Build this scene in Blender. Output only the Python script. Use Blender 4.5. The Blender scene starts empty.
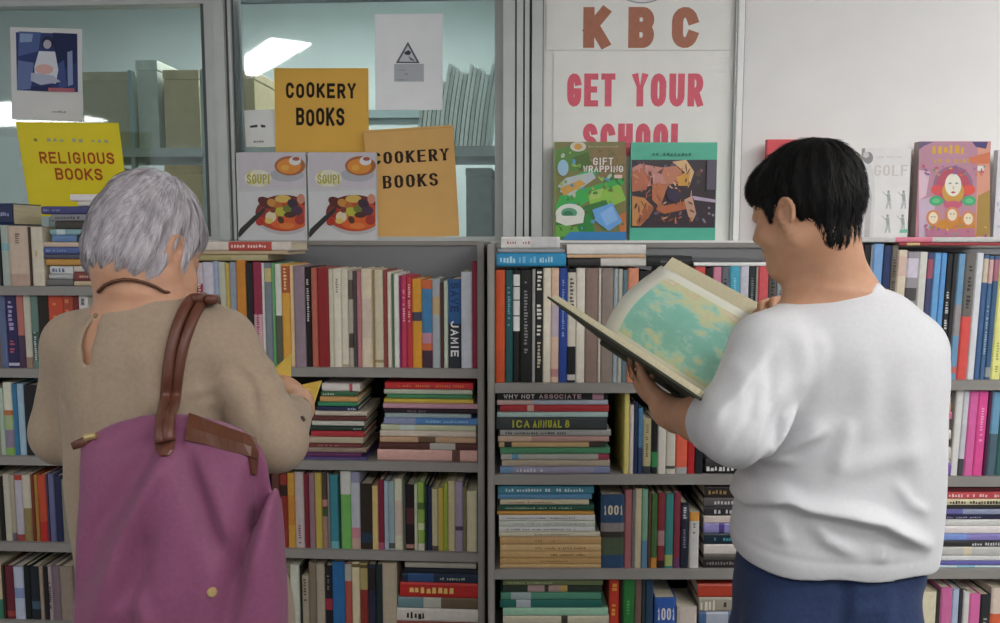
import bpy, math, random
import numpy as np
from mathutils import Vector, Matrix
random.seed(7); RNG = np.random.default_rng(7)
SC = bpy.context.scene
COL = SC.collection
rad = math.radians
# ------------------------------------------------------------------ camera
F = 785.0; PITCH = rad(5.4); CZ = 1.42
cd = bpy.data.cameras.new('camera'); cam = bpy.data.objects.new('camera', cd); COL.objects.link(cam)
cam.location = (0, 0, CZ); cam.rotation_euler = (rad(90) - PITCH, 0, 0)
cd.sensor_width = 36.0; cd.sensor_fit = 'HORIZONTAL'; cd.lens = 36.0 * F / 1000.0; cd.clip_start = 0.05
SC.camera = cam
sp, cp = math.sin(PITCH), math.cos(PITCH)
def ray(px, py):
    x = (px - 500) / F; y = -(py - 311.5) / F
    return Vector((x, cp + y * sp, -sp + y * cp))
def P(px, py, Y):
    r = ray(px, py); t = Y / r.y
    return Vector((r.x * t, Y, CZ + r.z * t))
class Frame:
    """a run of shelving: u along it, v away from the room, z up"""
    def __init__(s, ox, oy, ang):
        a = rad(ang); s.o = Vector((ox, oy, 0)); s.u = Vector((math.cos(a), math.sin(a), 0)); s.v = Vector((-math.sin(a), math.cos(a), 0)); s.a = a
    def at(s, u, v, z): return s.o + s.u * u + s.v * v + Vector((0, 0, z))
    def px(s, px, py, v):
        r = ray(px, py); c = Vector((0, 0, CZ))
        p0 = s.o + s.v * v
        t = (p0 - c).dot(s.v) / r.dot(s.v)
        q = c + r * t
        return (q - s.o).dot(s.u), q.z
FA = Frame(-0.067, 2.10, -3.2)
FB = Frame(0.0, 2.00, 0.0)
# ------------------------------------------------------------------ materials
def lin(c): return c / 12.92 if c <= 0.04045 else ((c + 0.055) / 1.055) ** 2.4
def rgb(h):
    h = h.lstrip('#'); return tuple(lin(int(h[i:i + 2], 16) / 255) for i in (0, 2, 4))
MC = {}
def mat(h, rough=0.5, var=0.08, scale=30.0, spec=0.35, metal=0.0, bump=0.0, stretch=None):
    key = (h, rough, var, scale, spec, metal, bump, stretch)
    if key in MC: return MC[key]
    m = bpy.data.materials.new('paint_' + h.lstrip('#')); m.use_nodes = True
    nt = m.node_tree; b = nt.nodes['Principled BSDF']
    b.inputs['Roughness'].default_value = rough; b.inputs['Metallic'].default_value = metal
    b.inputs['Specular IOR Level'].default_value = spec
    r, g, bl = rgb(h)
    tc = nt.nodes.new('ShaderNodeTexCoord'); mp = nt.nodes.new('ShaderNodeMapping')
    nt.links.new(tc.outputs['Object'], mp.inputs['Vector'])
    if stretch: mp.inputs['Scale'].default_value = stretch
    n = nt.nodes.new('ShaderNodeTexNoise'); n.inputs['Scale'].default_value = scale; n.inputs['Detail'].default_value = 4
    nt.links.new(mp.outputs['Vector'], n.inputs['Vector'])
    cr = nt.nodes.new('ShaderNodeValToRGB')
    cr.color_ramp.elements[0].position = .3; cr.color_ramp.elements[1].position = .7
    cr.color_ramp.elements[0].color = (r * (1 - var), g * (1 - var), bl * (1 - var), 1)
    cr.color_ramp.elements[1].color = (min(1, r * (1 + var)), min(1, g * (1 + var)), min(1, bl * (1 + var)), 1)
    nt.links.new(n.outputs['Fac'], cr.inputs['Fac']); nt.links.new(cr.outputs['Color'], b.inputs['Base Color'])
    if bump:
        bp = nt.nodes.new('ShaderNodeBump'); bp.inputs['Strength'].default_value = bump; bp.inputs['Distance'].default_value = .002
        nt.links.new(n.outputs['Fac'], bp.inputs['Height']); nt.links.new(bp.outputs['Normal'], b.inputs['Normal'])
    MC[key] = m; return m
def emit_mat(name, col, strength):
    m = bpy.data.materials.new(name); m.use_nodes = True; nt = m.node_tree; nt.nodes.clear()
    o = nt.nodes.new('ShaderNodeOutputMaterial'); e = nt.nodes.new('ShaderNodeEmission')
    e.inputs['Color'].default_value = (*col, 1); e.inputs['Strength'].default_value = strength
    nt.links.new(e.outputs[0], o.inputs[0]); return m
def glass_mat(name, tint, refl=0.06, rough=0.03):
    m = bpy.data.materials.new(name); m.use_nodes = True; nt = m.node_tree; nt.nodes.clear()
    o = nt.nodes.new('ShaderNodeOutputMaterial'); t = nt.nodes.new('ShaderNodeBsdfTransparent'); t.inputs['Color'].default_value = (*tint, 1)
    g = nt.nodes.new('ShaderNodeBsdfGlossy'); g.inputs['Roughness'].default_value = rough
    fr = nt.nodes.new('ShaderNodeFresnel'); fr.inputs['IOR'].default_value = 1.5
    ad = nt.nodes.new('ShaderNodeMath'); ad.operation = 'ADD'; ad.inputs[1].default_value = refl; nt.links.new(fr.outputs[0], ad.inputs[0])
    mx = nt.nodes.new('ShaderNodeMixShader'); nt.links.new(ad.outputs[0], mx.inputs[0]); nt.links.new(t.outputs[0], mx.inputs[1]); nt.links.new(g.outputs[0], mx.inputs[2])
    nt.links.new(mx.outputs[0], o.inputs[0]); return m
PAGE = mat('#d8cfb8', .8, .10, 400, .1, stretch=(1, .02, .02))
# ------------------------------------------------------------------ mesh builder
class MB:
    def __init__(s): s.v = []; s.f = []; s.m = []; s.mats = []
    def mi(s, m):
        if m not in s.mats: s.mats.append(m)
        return s.mats.index(m)
    def add(s, vs, fs, m):
        b = len(s.v); i = s.mi(m)
        s.v.extend([tuple(p) for p in vs])
        for f in fs: s.f.append(tuple(b + k for k in f)); s.m.append(i)
    def box(s, c, d, m, bev=0.0):
        x, y, z = d[0] / 2, d[1] / 2, d[2] / 2
        if bev <= 0:
            vs = [(c[0] + i * x, c[1] + j * y, c[2] + k * z) for i in (-1, 1) for j in (-1, 1) for k in (-1, 1)]
            fs = [(0, 1, 3, 2), (4, 6, 7, 5), (0, 4, 5, 1), (2, 3, 7, 6), (0, 2, 6, 4), (1, 5, 7, 3)]
            s.add(vs, fs, m)
        else:   # chamfer the x-z outline, extruded in y
            b = min(bev, x * .9, z * .9)
            o = [(-x + b, -z), (x - b, -z), (x, -z + b), (x, z - b), (x - b, z), (-x + b, z), (-x, z - b), (-x, -z + b)]
            n = 8
            vs = [(c[0] + p[0], c[1] - y, c[2] + p[1]) for p in o] + [(c[0] + p[0], c[1] + y, c[2] + p[1]) for p in o]
            fs = [tuple(range(n)), tuple(range(2 * n - 1, n - 1, -1))] + [(i + n, (i + 1) % n + n, (i + 1) % n, i) for i in range(n)]
            s.add(vs, fs, m)
    def build(s, name, parent=None, smooth=False, mw=None):
        me = bpy.data.meshes.new(name); me.from_pydata(s.v, [], s.f)
        for m in s.mats: me.materials.append(m)
        if s.m: me.polygons.foreach_set('material_index', s.m)
        if smooth: me.polygons.foreach_set('use_smooth', [True] * len(s.f))
        me.update()
        o = bpy.data.objects.new(name, me); COL.objects.link(o)
        if parent is not None: o.parent = parent
        if mw is not None: o.matrix_world = mw
        return o
def tag(o, label=None, cat=None, group=None, kind=None):
    if label: o['label'] = label
    if cat: o['category'] = cat
    if group: o['group'] = group
    if kind: o['kind'] = kind
    return o
def empty(name, loc, rz=0.0):
    o = bpy.data.objects.new(name, None); COL.objects.link(o); o.location = loc; o.rotation_euler = (0, 0, rz); o.empty_display_size = .05
    return o
def tube_rings(pts, radii, seg=8, flat=None):
    """swept tube with end caps: returns verts, faces; flat=(axis vector, ratio) squashes the section"""
    pts = [Vector(p) for p in pts]; n = len(pts); vs = []; fs = []
    up = None
    for i, p in enumerate(pts):
        t = (pts[min(i + 1, n - 1)] - pts[max(i - 1, 0)]).normalized()
        if up is None:
            up = Vector((0, 0, 1)) if abs(t.z) < .9 else Vector((1, 0, 0))
        a = (up - t * up.dot(t)).normalized(); b = t.cross(a); up = a
        r = radii[i] if hasattr(radii, '__len__') else radii
        for k in range(seg):
            an = 2 * math.pi * k / seg
            q = a * math.cos(an) * r + b * math.sin(an) * r
            if flat is not None:
                ax, ra = flat; ax = (ax - t * ax.dot(t)).normalized(); q = q - ax * q.dot(ax) * (1 - ra)
            vs.append(p + q)
    for i in range(n - 1):
        for k in range(seg):
            fs.append((i * seg + k, i * seg + (k + 1) % seg, (i + 1) * seg + (k + 1) % seg, (i + 1) * seg + k))
    fs.append(tuple(range(seg - 1, -1, -1))); fs.append(tuple((n - 1) * seg + k for k in range(seg)))
    return vs, fs
# ------------------------------------------------------------------ lettering
def arc(cx, cy, rx, ry, a0, a1, n=10):
    return [(cx + rx * math.cos(rad(a0 + (a1 - a0) * i / n)), cy + ry * math.sin(rad(a0 + (a1 - a0) * i / n))) for i in range(n + 1)]
G = {
 'A': [[(0, 0), (.5, 1), (1, 0)], [(.2, .35), (.8, .35)]],
 'B': [[(0, 0), (0, 1), (.55, 1)] + arc(.6, .76, .4, .24, 90, -90) + [(0, .52)], [(.55, .52)] + arc(.6, .26, .4, .26, 90, -90) + [(0, 0)]],
 'C': [arc(.5, .7, .5, .3, 15, 180, 8) + arc(.5, .3, .5, .3, 180, 345, 8)],
 'D': [[(0, 0), (0, 1), (.45, 1)] + arc(.45, .5, .55, .5, 90, -90) + [(0, 0)]],
 'E': [[(1, 1), (0, 1), (0, 0), (1, 0)], [(0, .52), (.85, .52)]],
 'F': [[(1, 1), (0, 1), (0, 0)], [(0, .52), (.85, .52)]],
 'G': [arc(.5, .7, .5, .3, 15, 180, 8) + arc(.5, .3, .5, .3, 180, 350, 8) + [(1, .45), (.6, .45)]],
 'H': [[(0, 0), (0, 1)], [(1, 0), (1, 1)], [(0, .52), (1, .52)]],
 'I': [[(.5, 0), (.5, 1)]],
 'J': [[(1, 1), (1, .3)] + arc(.5, .3, .5, .3, 0, -170, 8)],
 'K': [[(0, 0), (0, 1)], [(1, 1), (.05, .42)], [(.3, .58), (1, 0)]],
 'L': [[(0, 1), (0, 0), (1, 0)]],
 'M': [[(0, 0), (0, 1), (.5, .3), (1, 1), (1, 0)]],
 'N': [[(0, 0), (0, 1), (1, 0), (1, 1)]],
 'O': [arc(.5, .7, .5, .3, 0, 180, 8) + arc(.5, .3, .5, .3, 180, 360, 8) + [(1, .7), (1, .72)]],
 'P': [[(0, 0), (0, 1), (.55, 1)] + arc(.6, .74, .4, .26, 90, -90) + [(0, .48)]],
 'R': [[(0, 0), (0, 1), (.55, 1)] + arc(.6, .74, .4, .26, 90, -90) + [(0, .48)], [(.5, .48), (1, 0)]],
 'S': [arc(.5, .76, .48, .24, 10, 180, 7) + arc(.5, .76, .48, .24, 180, 270, 4)[1:] + arc(.5, .26, .5, .26, 90, 0, 5)[1:] + arc(.5, .26, .5, .26, 0, -170, 7)[1:]],
 'T': [[(0, 1), (1, 1)], [(.5, 1), (.5, 0)]],
 'U': [[(0, 1), (0, .3)] + arc(.5, .3, .5, .3, 180, 360, 8) + [(1, 1)]],
 'V': [[(0, 1), (.5, 0), (1, 1)]],
 'W': [[(0, 1), (.25, 0), (.5, .8), (.75, 0), (1, 1)]],
 'Y': [[(0, 1), (.5, .48), (1, 1)], [(.5, .5), (.5, 0)]],
 '0': [arc(.5, .7, .5, .3, 0, 180, 8) + arc(.5, .3, .5, .3, 180, 360, 8) + [(1, .72)]],
 '1': [[(.15, .8), (.5, 1), (.5, 0)]],
 '8': [arc(.5, .76, .42, .24, -90, 270, 14), arc(.5, .26, .5, .26, 90, 450, 14)],
 '!': [[(.5, 1), (.5, .3)], [(.5, .12), (.5, 0)]],
}
NARROW = {'I': .45, '1': .6, ' ': .6, '!': .4}
def ribbon(pl, out, sx, sy, hw=.5):
    q = [(x / sx, y / sy) for x, y in pl]
    p = [q[0]]
    for a in q[1:]:
        if math.hypot(a[0] - p[-1][0], a[1] - p[-1][1]) > .02: p.append(a)
    n = len(p); L = []; R = []
    if n < 2: return
    for i in range(n):
        def nrm(a, b):
            dx, dy = b[0] - a[0], b[1] - a[1]; l = math.hypot(dx, dy); return (-dy / l, dx / l)
        if i == 0: nx, ny = nrm(p[0], p[1]); k = 1
        elif i == n - 1: nx, ny = nrm(p[-2], p[-1]); k = 1
        else:
            a = nrm(p[i - 1], p[i]); b = nrm(p[i], p[i + 1]); nx, ny = a[0] + b[0], a[1] + b[1]; l = math.hypot(nx, ny)
            if l < .2: nx, ny, k = a[0], a[1], 1
            else:
                nx, ny = nx / l, ny / l; k = min(1.6, 1 / max(.3, nx * a[0] + ny * a[1]))
        L.append(((p[i][0] + nx * hw * k) * sx, (p[i][1] + ny * hw * k) * sy)); R.append(((p[i][0] - nx * hw * k) * sx, (p[i][1] - ny * hw * k) * sy))
    for i in range(n - 1): out.append([R[i], R[i + 1], L[i + 1], L[i]])
def letters(text, w, h, tv, th, gap=.25, serif=0.0, wob=0.0):
    """2-D quads of a word fitted to w x h (origin lower left); tv / th = stroke widths of verticals / horizontals"""
    tot = sum(NARROW.get(c, 1.0) for c in text) + gap * (len(text) - 1)
    uw = w / tot; x = 0; quads = []
    rr = random.Random(len(text) * 13 + 5)
    for c in text:
        cw = uw * NARROW.get(c, 1.0)
        dy = rr.uniform(-wob, wob) * h; hs = 1 + rr.uniform(-wob, wob)
        for pl in G.get(c, []):
            gx = max(1e-6, cw - tv); gy = h * hs - th
            pts = [(x + tv / 2 + a * gx, dy + th / 2 + b * gy) for a, b in pl]
            # square ends reach the box edge for straight verticals
            if len(pts) == 2 or (abs(pts[0][0] - pts[1][0]) < 1e-6):
                pass
            ext = []
            for i, q in enumerate(pts): ext.append(q)
            def push(a, b, e):
                dx, dy2 = b[0] - a[0], b[1] - a[1]; l = math.hypot(dx, dy2) or 1
                return (b[0] + dx / l * e * (tv if abs(dx) > abs(dy2) else th) / 2, b[1] + dy2 / l * e * (tv if abs(dx) > abs(dy2) else th) / 2)
            if len(ext) >= 2:
                ext[-1] = push(ext[-2], ext[-1], .98); ext[0] = push(ext[1], ext[0], .98)
            ribbon(ext, quads, tv, th)
            if serif:
                for (a, b) in ((ext[1], ext[0]), (ext[-2], ext[-1])):
                    if abs(b[1] - a[1]) > .5 * h * .3 and abs(b[0] - a[0]) < .8 * cw:
                        yb = max(dy, min(dy + h, b[1])); s2 = serif * uw
                        yy = yb - th * .4 if yb > dy + h / 2 else yb + th * .4
                        quads.append([(b[0] - s2, yy - th * .35), (b[0] + s2, yy - th * .35), (b[0] + s2, yy + th * .35), (b[0] - s2, yy + th * .35)])
        x += cw + uw * gap
    return quads
def scribble(w, h, n, rr, fill=.75):
    """illegible print: a row of uneven solid dabs"""
    quads = []; x = 0; step = w / n
    for i in range(n):
        if i and rr.random() < .16: x += step; continue
        bw = step * rr.uniform(.5, .86); y0 = h * rr.choice((0, 0, .06, .14)); y1 = h * rr.choice((1, .9, .78, .7))
        quads.append([(x, y0), (x + bw, y0), (x + bw * rr.uniform(.8, 1), y1), (x + bw * rr.uniform(0, .2), y1)])
        x += step
    return quads
def ell2(cx, cy, rx, ry, n=24, a=0, a0=0, a1=360):
    ca, sa = math.cos(rad(a)), math.sin(rad(a)); o = []
    full = abs(a1 - a0) >= 360
    for i in range(n if full else n + 1):
        t = rad(a0 + (a1 - a0) * i / n); x, y = rx * math.cos(t), ry * math.sin(t)
        o.append((cx + x * ca - y * sa, cy + x * sa + y * ca))
    return o
class Sheet:
    """flat printed face: layers of 2-D shapes in (s, t), s along width, t up, lifted a hair per layer; the face looks along -y (local)"""
    def __init__(s, step=.00025): s.mb = MB(); s.k = 1; s.step = step
    def poly(s, pts, m):
        y = -s.k * s.step; s.k += 1
        s.mb.add([(p[0], y, p[1]) for p in pts], [tuple(range(len(pts)))], m)
    def quads(s, qs, m, dx=0, dy=0):
        y = -s.k * s.step; s.k += 1
        for i, q in enumerate(qs): s.mb.add([(p[0] + dx, y - i * 6e-6, p[1] + dy) for p in q], [(0, 1, 2, 3)], m)
    def rect(s, x0, y0, x1, y1, m): s.poly([(x0, y0), (x1, y0), (x1, y1), (x0, y1)], m)
# ------------------------------------------------------------------ the setting
WALLW = mat('#ecebea', .75, .02, 8, .2)
STEEL = mat('#8f8c88', .5, .05, 18, .4)
STEEL_D = mat('#5a544e', .55, .05, 18, .3)
ALU = mat('#b9bdbc', .42, .05, 14, .5, .25)
ALU_D = mat('#54585a', .5, .05, 14, .4)
GV = 0.30          # glass plane behind the shelf fronts
def fbox(fr, name, u0, u1, v0, v1, z0, z1, m, parent=None, bev=0.0):
    mb = MB(); mb.box(((u0 + u1) / 2, (v0 + v1) / 2, (z0 + z1) / 2), (abs(u1 - u0), abs(v1 - v0), abs(z1 - z0)), m, bev)
    o = mb.build(name)
    if parent is not None: o.parent = parent; return o
    o.location = fr.o; o.rotation_euler = (0, 0, fr.a); return o
mb = MB(); mb.box((0.2, -1.5, -.05), (9, 12, .1), mat('#6a6866', .45, .08, 6, .4)); tag(mb.build('floor'), kind='structure')
mb = MB(); mb.box((-1.2, -1.65, 2.75), (11.8, 7.9, .1), mat('#e6e6e4', .8, .02, 8, .2)); tag(mb.build('ceiling'), kind='structure')
uL = FA.px(-180, 300, GV)[0]; uF = FA.px(503, 200, GV)[0]
zS = FA.px(300, 240.5, .285)[1]; zL = FB.px(700, 240.5, .285)[1]
tag(fbox(FA, 'wall_left', uL, uF, GV - .028, GV + .09, 0, zS, WALLW), kind='structure')       # parapet below the windows
uA = FA.px(219, 120, GV)[0]
def frame_bars(fr, name, bars, parent=None):
    mb = MB()
    for (u0, u1, v0, v1, z0, z1, m) in bars: mb.box(((u0 + u1) / 2, (v0 + v1) / 2, (z0 + z1) / 2), (u1 - u0, v1 - v0, z1 - z0), m, .004)
    o = mb.build(name)
    if parent: o.parent = parent
    else: o.location = fr.o; o.rotation_euler = (0, 0, fr.a)
    return o
GLASS = glass_mat('window_glass', (.93, .98, .975), .03)
def window(n, u0, u1, px_frames):
    w = empty('window_%d' % n, FA.o, FA.a); tag(w, kind='structure')
    zt = FA.px(300, 2 if n == 1 else -30, GV)[1]
    bars = [(u0, u1, GV - .005, GV + .05, zt, zt + .08, ALU), (u0, u1, GV - .005, GV + .06, zS, zS + .012, ALU)] + px_frames
    frame_bars(FA, 'window_frame', bars, w)
    mb = MB(); mb.box(((u0 + u1) / 2, GV + .03, (zS + zt) / 2), (u1 - u0, .005, zt - zS), GLASS)
    o = mb.build('glass_pane'); o.parent = w
    return w
pu = lambda x, y=120: FA.px(x, y, GV)[0]
ztop = FA.px(300, -60, GV)[1]
def vb(x0, x1, m, v0=-.01, v1=.05): return (pu(x0), pu(x1), GV + v0, GV + v1, zS, ztop, m)
window(1, uL, pu(212), [vb(204, 209, ALU_D, .0, .05), vb(208.5, 212, ALU)])
window(2, pu(236), pu(503), [vb(236, 238, ALU_D), vb(495, 503, ALU)])
o = frame_bars(FA, 'trim_1', [vb(212, 219, ALU, -.02), vb(219, 221, ALU_D, -.01), vb(221, 231, ALU, -.035), vb(231, 233, ALU_D, -.02), vb(233, 236, ALU, -.02)]); tag(o, kind='structure')
# track of stacked sliding frames between window and poster
def bars_B(name, xs, v0=.26):
    mb = MB()
    for x0, x1, m, dv in xs:
        a, b = FB.px(x0, 120, GV)[0], FB.px(x1, 120, GV)[0]
        mb.box(((a + b) / 2, v0 + dv + .05, (zS + ztop) / 2), (b - a, .10, ztop - zS), m, .003)
    o = mb.build(name); o.location = FB.o; return tag(o, kind='structure')
bars_B('trim_2', [(503, 515, ALU, .035), (515, 516.5, ALU_D, .05), (516.5, 523, ALU, .03), (523, 524.5, ALU_D, .05), (524.5, 529, ALU, .025), (529, 531.5, ALU_D, .05), (531.5, 542, ALU, .02), (542, 543.5, ALU_D, .05)])
uB0 = FB.px(543.5, 120, GV)[0]; uB1 = FB.px(735, 120, GV)[0]; uB2 = FB.px(745, 120, GV)[0]
mb = MB(); mb.box(((uB0 + uB1) / 2, GV + .06, (0 + ztop) / 2), (uB1 - uB0, .06, ztop), mat('#f0f0ec', .5, .03, 6, .3))
o = mb.build('door_1'); o.location = FB.o; tag(o, kind='structure')
# dark joint line and small screws on the panel
bars_B('trim_3', [(735, 737, ALU, .055), (737, 743, mat('#f2f2f0', .5, .02), .048), (743, 744.5, ALU_D, .058)])
mb = MB(); mb.box(((uB2 + 3.2) / 2, GV + .06, 1.35), (3.2 - uB2, .06, 2.7), WALLW); o = mb.build('wall_right'); o.location = FB.o; tag(o, kind='structure')
mb = MB(); mb.box(((uB0 + 3.2) / 2, GV + .0005, zL / 2), (3.2 - uB0, .055, zL), WALLW); o = mb.build('trim_5'); o.location = FB.o; tag(o, kind='structure')     # ledge under the standing display books
# room behind the glass
BR = mat('#c6d2d1', .7, .05, 4, .2)
IN0 = GV + .12
tag(fbox(FA, 'wall_back', uL - 2.2, uF + .1, 1.95, 2.02, 0, 2.6, BR), kind='structure')
tag(fbox(FA, 'wall_side', uF + .02, uF + .08, IN0, 1.95, 0, 2.6, mat('#b7c6c5', .7, .04, 4)), kind='structure')
tag(fbox(FA, 'trim_4', uL - 2.2, uF, 1.90, 1.945, 2.02, 2.06, mat('#7d8f90', .6, .04)), kind='structure')
# shelf unit behind the windows
inner = empty('storage_rack', FA.o, FA.a)
tag(inner, 'grey steel storage rack standing behind the window glass', 'rack')
def infb(name, x0, x1, y0, y1, v0, v1, m, parent, bev=0):
    u0, zt = FA.px(x0, y0, v0); u1, zb = FA.px(x1, y1, v0)
    mb = MB(); mb.box(((u0 + u1) / 2, (v0 + v1) / 2, (zt + zb) / 2), (u1 - u0, v1 - v0, zt - zb), m, bev)
    o = mb.build(name); o.parent = parent; return o
RACK = mat('#9aa6a6', .5, .05)
zR1 = FA.px(300, 147, .62)[1]; zR2 = FA.px(300, 238, .62)[1]
def board(x0, x1, z, h):
    u0, u1 = FA.px(x0, 150, .62)[0], FA.px(x1, 150, .62)[0]; mb = MB(); mb.box(((u0 + u1) / 2, .785, z - h / 2), (u1 - u0, .33, h), RACK, .004); mb.build('rack_board', inner)
board(20, 203, zR1, .03); board(244, 496, zR1, .034); board(20, 496, zR2, .03)
for x in (56, 133.5, 205, 238, 499):
    u, _ = FA.px(x, 200, .62); mb = MB(); mb.box((u, .64, 1.0), (.016, .02, 2.0), mat('#8fa2a3', .5, .04), .004); o = mb.build('rack_post'); o.parent = inner
    mb = MB(); mb.box((u, .945, 1.0), (.016, .02, 2.0), mat('#8fa2a3', .5, .04), .004); o = mb.build('rack_post'); o.parent = inner
def storage_box(x0, x1, y0, y1, col, label, v0=.665):
    u0, zt = FA.px(x0, y0, v0); u1, zb = FA.px(x1, y1, v0); zb = (zR1 if y1 < 200 else zR2) + .0006
    e = empty('storage_box', FA.at((u0 + u1) / 2, v0 + .12, zb), FA.a)
    tag(e, label, 'box', 'boxes behind the window')
    mb = MB(); mb.box((0, 0, (zt - zb) * .44), (u1 - u0, .24, (zt - zb) * .88), mat(col, .8, .06), .003); mb.build('carton', e)
    mb = MB(); mb.box((0, 0, (zt - zb) * .94), ((u1 - u0) * 1.0 + .004, .244, (zt - zb) * .115), mat(col, .75, .1), .003); mb.build('lid', e)
storage_box(82, 131, 72, 149.6, '#a9a78f', 'olive beige carton behind glass just beside the photo calendar')
storage_box(136, 160, 60, 149.6, '#b3bcb6', 'narrow pale grey carton between beige cartons behind glass')
storage_box(163, 201, 70, 149.6, '#b8ac8c', 'tan carton behind glass next to the window post')
storage_box(241, 256, 70, 145.6, '#a89a7c', 'slim brown carton behind glass above the small white sticker')
storage_box(92, 128, 168, 237.6, '#9db0b0', 'grey green carton on the lower rack behind religious sign')
storage_box(165, 203, 165, 237.6, '#b5a067', 'mustard carton low behind glass above the grey-haired head')
storage_box(466, 492, 168, 237.6, '#8f9a98', 'grey carton low behind glass beside the plain cookery envelope')
storage_box(20, 50, 160, 237.6, '#ced6d6', 'white carton behind glass under the photo calendar')
# white magazines leaning on the rack board
MAGM = mat('#e8ece9', .6, .05); 
nm = 0
for i in range(17):
    x = 416 + i * 4.3; v0 = .664
    u, zb = FA.px(x, 145.6, v0); zb = zR1; _, zt = FA.px(x, 64 + (i % 5) * 2.4 + (8 if i < 5 else 0), v0)
    mb = MB(); t = .0148; h = zt - zb
    vs = []
    for j in range(7):
        f = j / 6; hf = f * h / .25; du = .022 * hf + .012 * hf * hf
        for (a, b) in ((0, 0), (t * .86, 0), (t * .86, .2), (0, .2)): vs.append((du + a, b, h * f))
    fs = [(3, 2, 1, 0), (24, 25, 26, 27)]
    for j in range(6):
        for k in range(4): fs.append((j * 4 + k, j * 4 + (k + 1) % 4, j * 4 + 4 + (k + 1) % 4, j * 4 + 4 + k))
    mb.add(vs, fs, MAGM if i % 3 else mat('#ccd4d2', .6, .05))
    o = mb.build('magazine'); o.location = FA.at(u, v0, zb + .0006); o.rotation_euler = (0, 0, FA.a)
    tag(o, 'white magazine in the curling row behind the glass, beside warning notice', 'magazine', 'white magazines behind the window')
tag(fbox(FA, 'wall_inner', uL - 1.3, uL - 1.24, IN0, 1.95, 0, 2.6, BR), kind='structure')
mb = MB(); mb.box((0.0, 0.0, 2.64), (3.9, 2.2, .06), BR); o = mb.build('ceiling_inner'); o.location = FA.at(-1.2, 1.4, 0); o.rotation_euler = (0, 0, FA.a); tag(o, kind='structure')
# ------------------------------------------------------------------ ceiling lamps of the hall, plus one added lamp behind the glass
def ceiling_lamp(x, y, L, W, rz, strength, label, zc=2.70):
    e = empty('ceiling_lamp', (x, y, zc), rad(rz)); tag(e, label, 'ceiling lamp', 'fluorescent lamps on the hall ceiling')
    mb = MB(); mb.box((0, 0, -.03), (L, W, .06), mat('#e8e8e6', .5, .02), .01); mb.build('housing', e)
    mb = MB(); mb.box((0, 0, -.066), (L - .06, W - .05, .012), emit_mat('lamp_tube', (1, .985, .96), strength)); mb.build('diffuser', e)
ceiling_lamp(-1.95, -.45, 1.2, .30, 50, 20.0, 'long fluorescent lamp over the cookery window')
ceiling_lamp(-5.75, -2.6, 1.9, 1.2, 10, 12.0, 'far fluorescent lamp over the entrance side')
ceiling_lamp(1.9, -.5, 1.5, .4, 0, 34.0, 'fluorescent lamp over the woman in white')
ceiling_lamp(.6, -1.5, 1.5, .4, 0, 30.0, 'fluorescent lamp behind the two readers')
ceiling_lamp(2.2, .9, 1.3, .35, 90, 26.0, 'fluorescent lamp over the golf books')
li = FA.at(-.75, 1.0, 0); ceiling_lamp(li.x, li.y, 1.8, .25, -3.2, 26.0, 'added ceiling lamp that only brightens the room behind the window glass', 2.61)  # added lamp, no fixture visible there; lights the room behind the glass
w = bpy.data.worlds.new('hall_light'); SC.world = w; w.use_nodes = True
bg = w.node_tree.nodes['Background']; bg.inputs['Color'].default_value = (.97, .985, 1, 1); bg.inputs['Strength'].default_value = .42
vs_ = SC.view_settings; vs_.view_transform = 'Standard'; vs_.look = 'None'; vs_.exposure = 0.0; vs_.gamma = 1.0; vs_.use_curve_mapping = False
SC.cycles.use_denoising = True
# ------------------------------------------------------------------ bookcases
SV = 0.0; BV = 0.014   # shelf front, book spines
Z1A = [FA.px(475, y, SV)[1] for y in (369.3, 463.6, 553.8)]; Z1A.append(Z1A[2] - .236)
Z0A = FA.px(25, 286.3, SV)[1]
ZB = [FB.px(520, y, SV)[1] for y in (383.6, 475.6, 570.5)]; ZB.append(ZB[2] - .236)
TOPA = FA.px(400, 241, .27)[1]
TOPB = FB.px(560, 243, .27)[1]
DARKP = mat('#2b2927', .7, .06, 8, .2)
def bookcase(fr, u0, u1, zs, ztop, label, th=.021, depth=.27, up=.018):
    e = empty('bookcase', fr.at((u0 + u1) / 2, 0, 0), fr.a); tag(e, label, 'bookcase', 'grey steel bookcases along the window')
    W = u1 - u0; I = W - 2 * up - .0006
    for s in (-1, 1):
        mb = MB(); mb.box((s * (W / 2 - up / 2), depth / 2, ztop / 2), (up, depth, ztop), STEEL, .002)
        o = mb.build('upright', e)
        mb = MB(); mb.box((s * (W / 2 - up / 2), -.0008, ztop / 2), (.010, .0016, ztop - .1), mat('#98938c', .5, .05, 18, .4)); mb.build('slotted_strip', o)
    for z in zs + [.12]:
        mb = MB(); mb.box((0, depth / 2 - .002, z - th / 2), (I, depth - .016, th), STEEL, .002)
        mb.box((0, .003, z - th / 2 - .002), (I, .003, th + .004), STEEL); mb.build('shelf_board', e)
    zt_ = max(zs)
    if ztop > zt_ + .05:
        mb = MB(); mb.box((0, depth - .004, (ztop + zt_) / 2), (I, .006, ztop - zt_), mat('#7f8084', .55, .04, 6)); mb.box((0, depth - .008, ztop - .006), (I, .010, .014), STEEL); mb.build('back_panel', e)
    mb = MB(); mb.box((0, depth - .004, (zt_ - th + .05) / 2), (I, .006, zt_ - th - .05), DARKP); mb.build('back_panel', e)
    mb = MB(); mb.box((0, .04, .055), (I, .02, .10), STEEL_D); mb.build('plinth', e)
    return e
pA = lambda x, y=300: FA.px(x, y, 0)[0]
pB = lambda x, y=300: FB.px(x, y, 0)[0]
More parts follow.
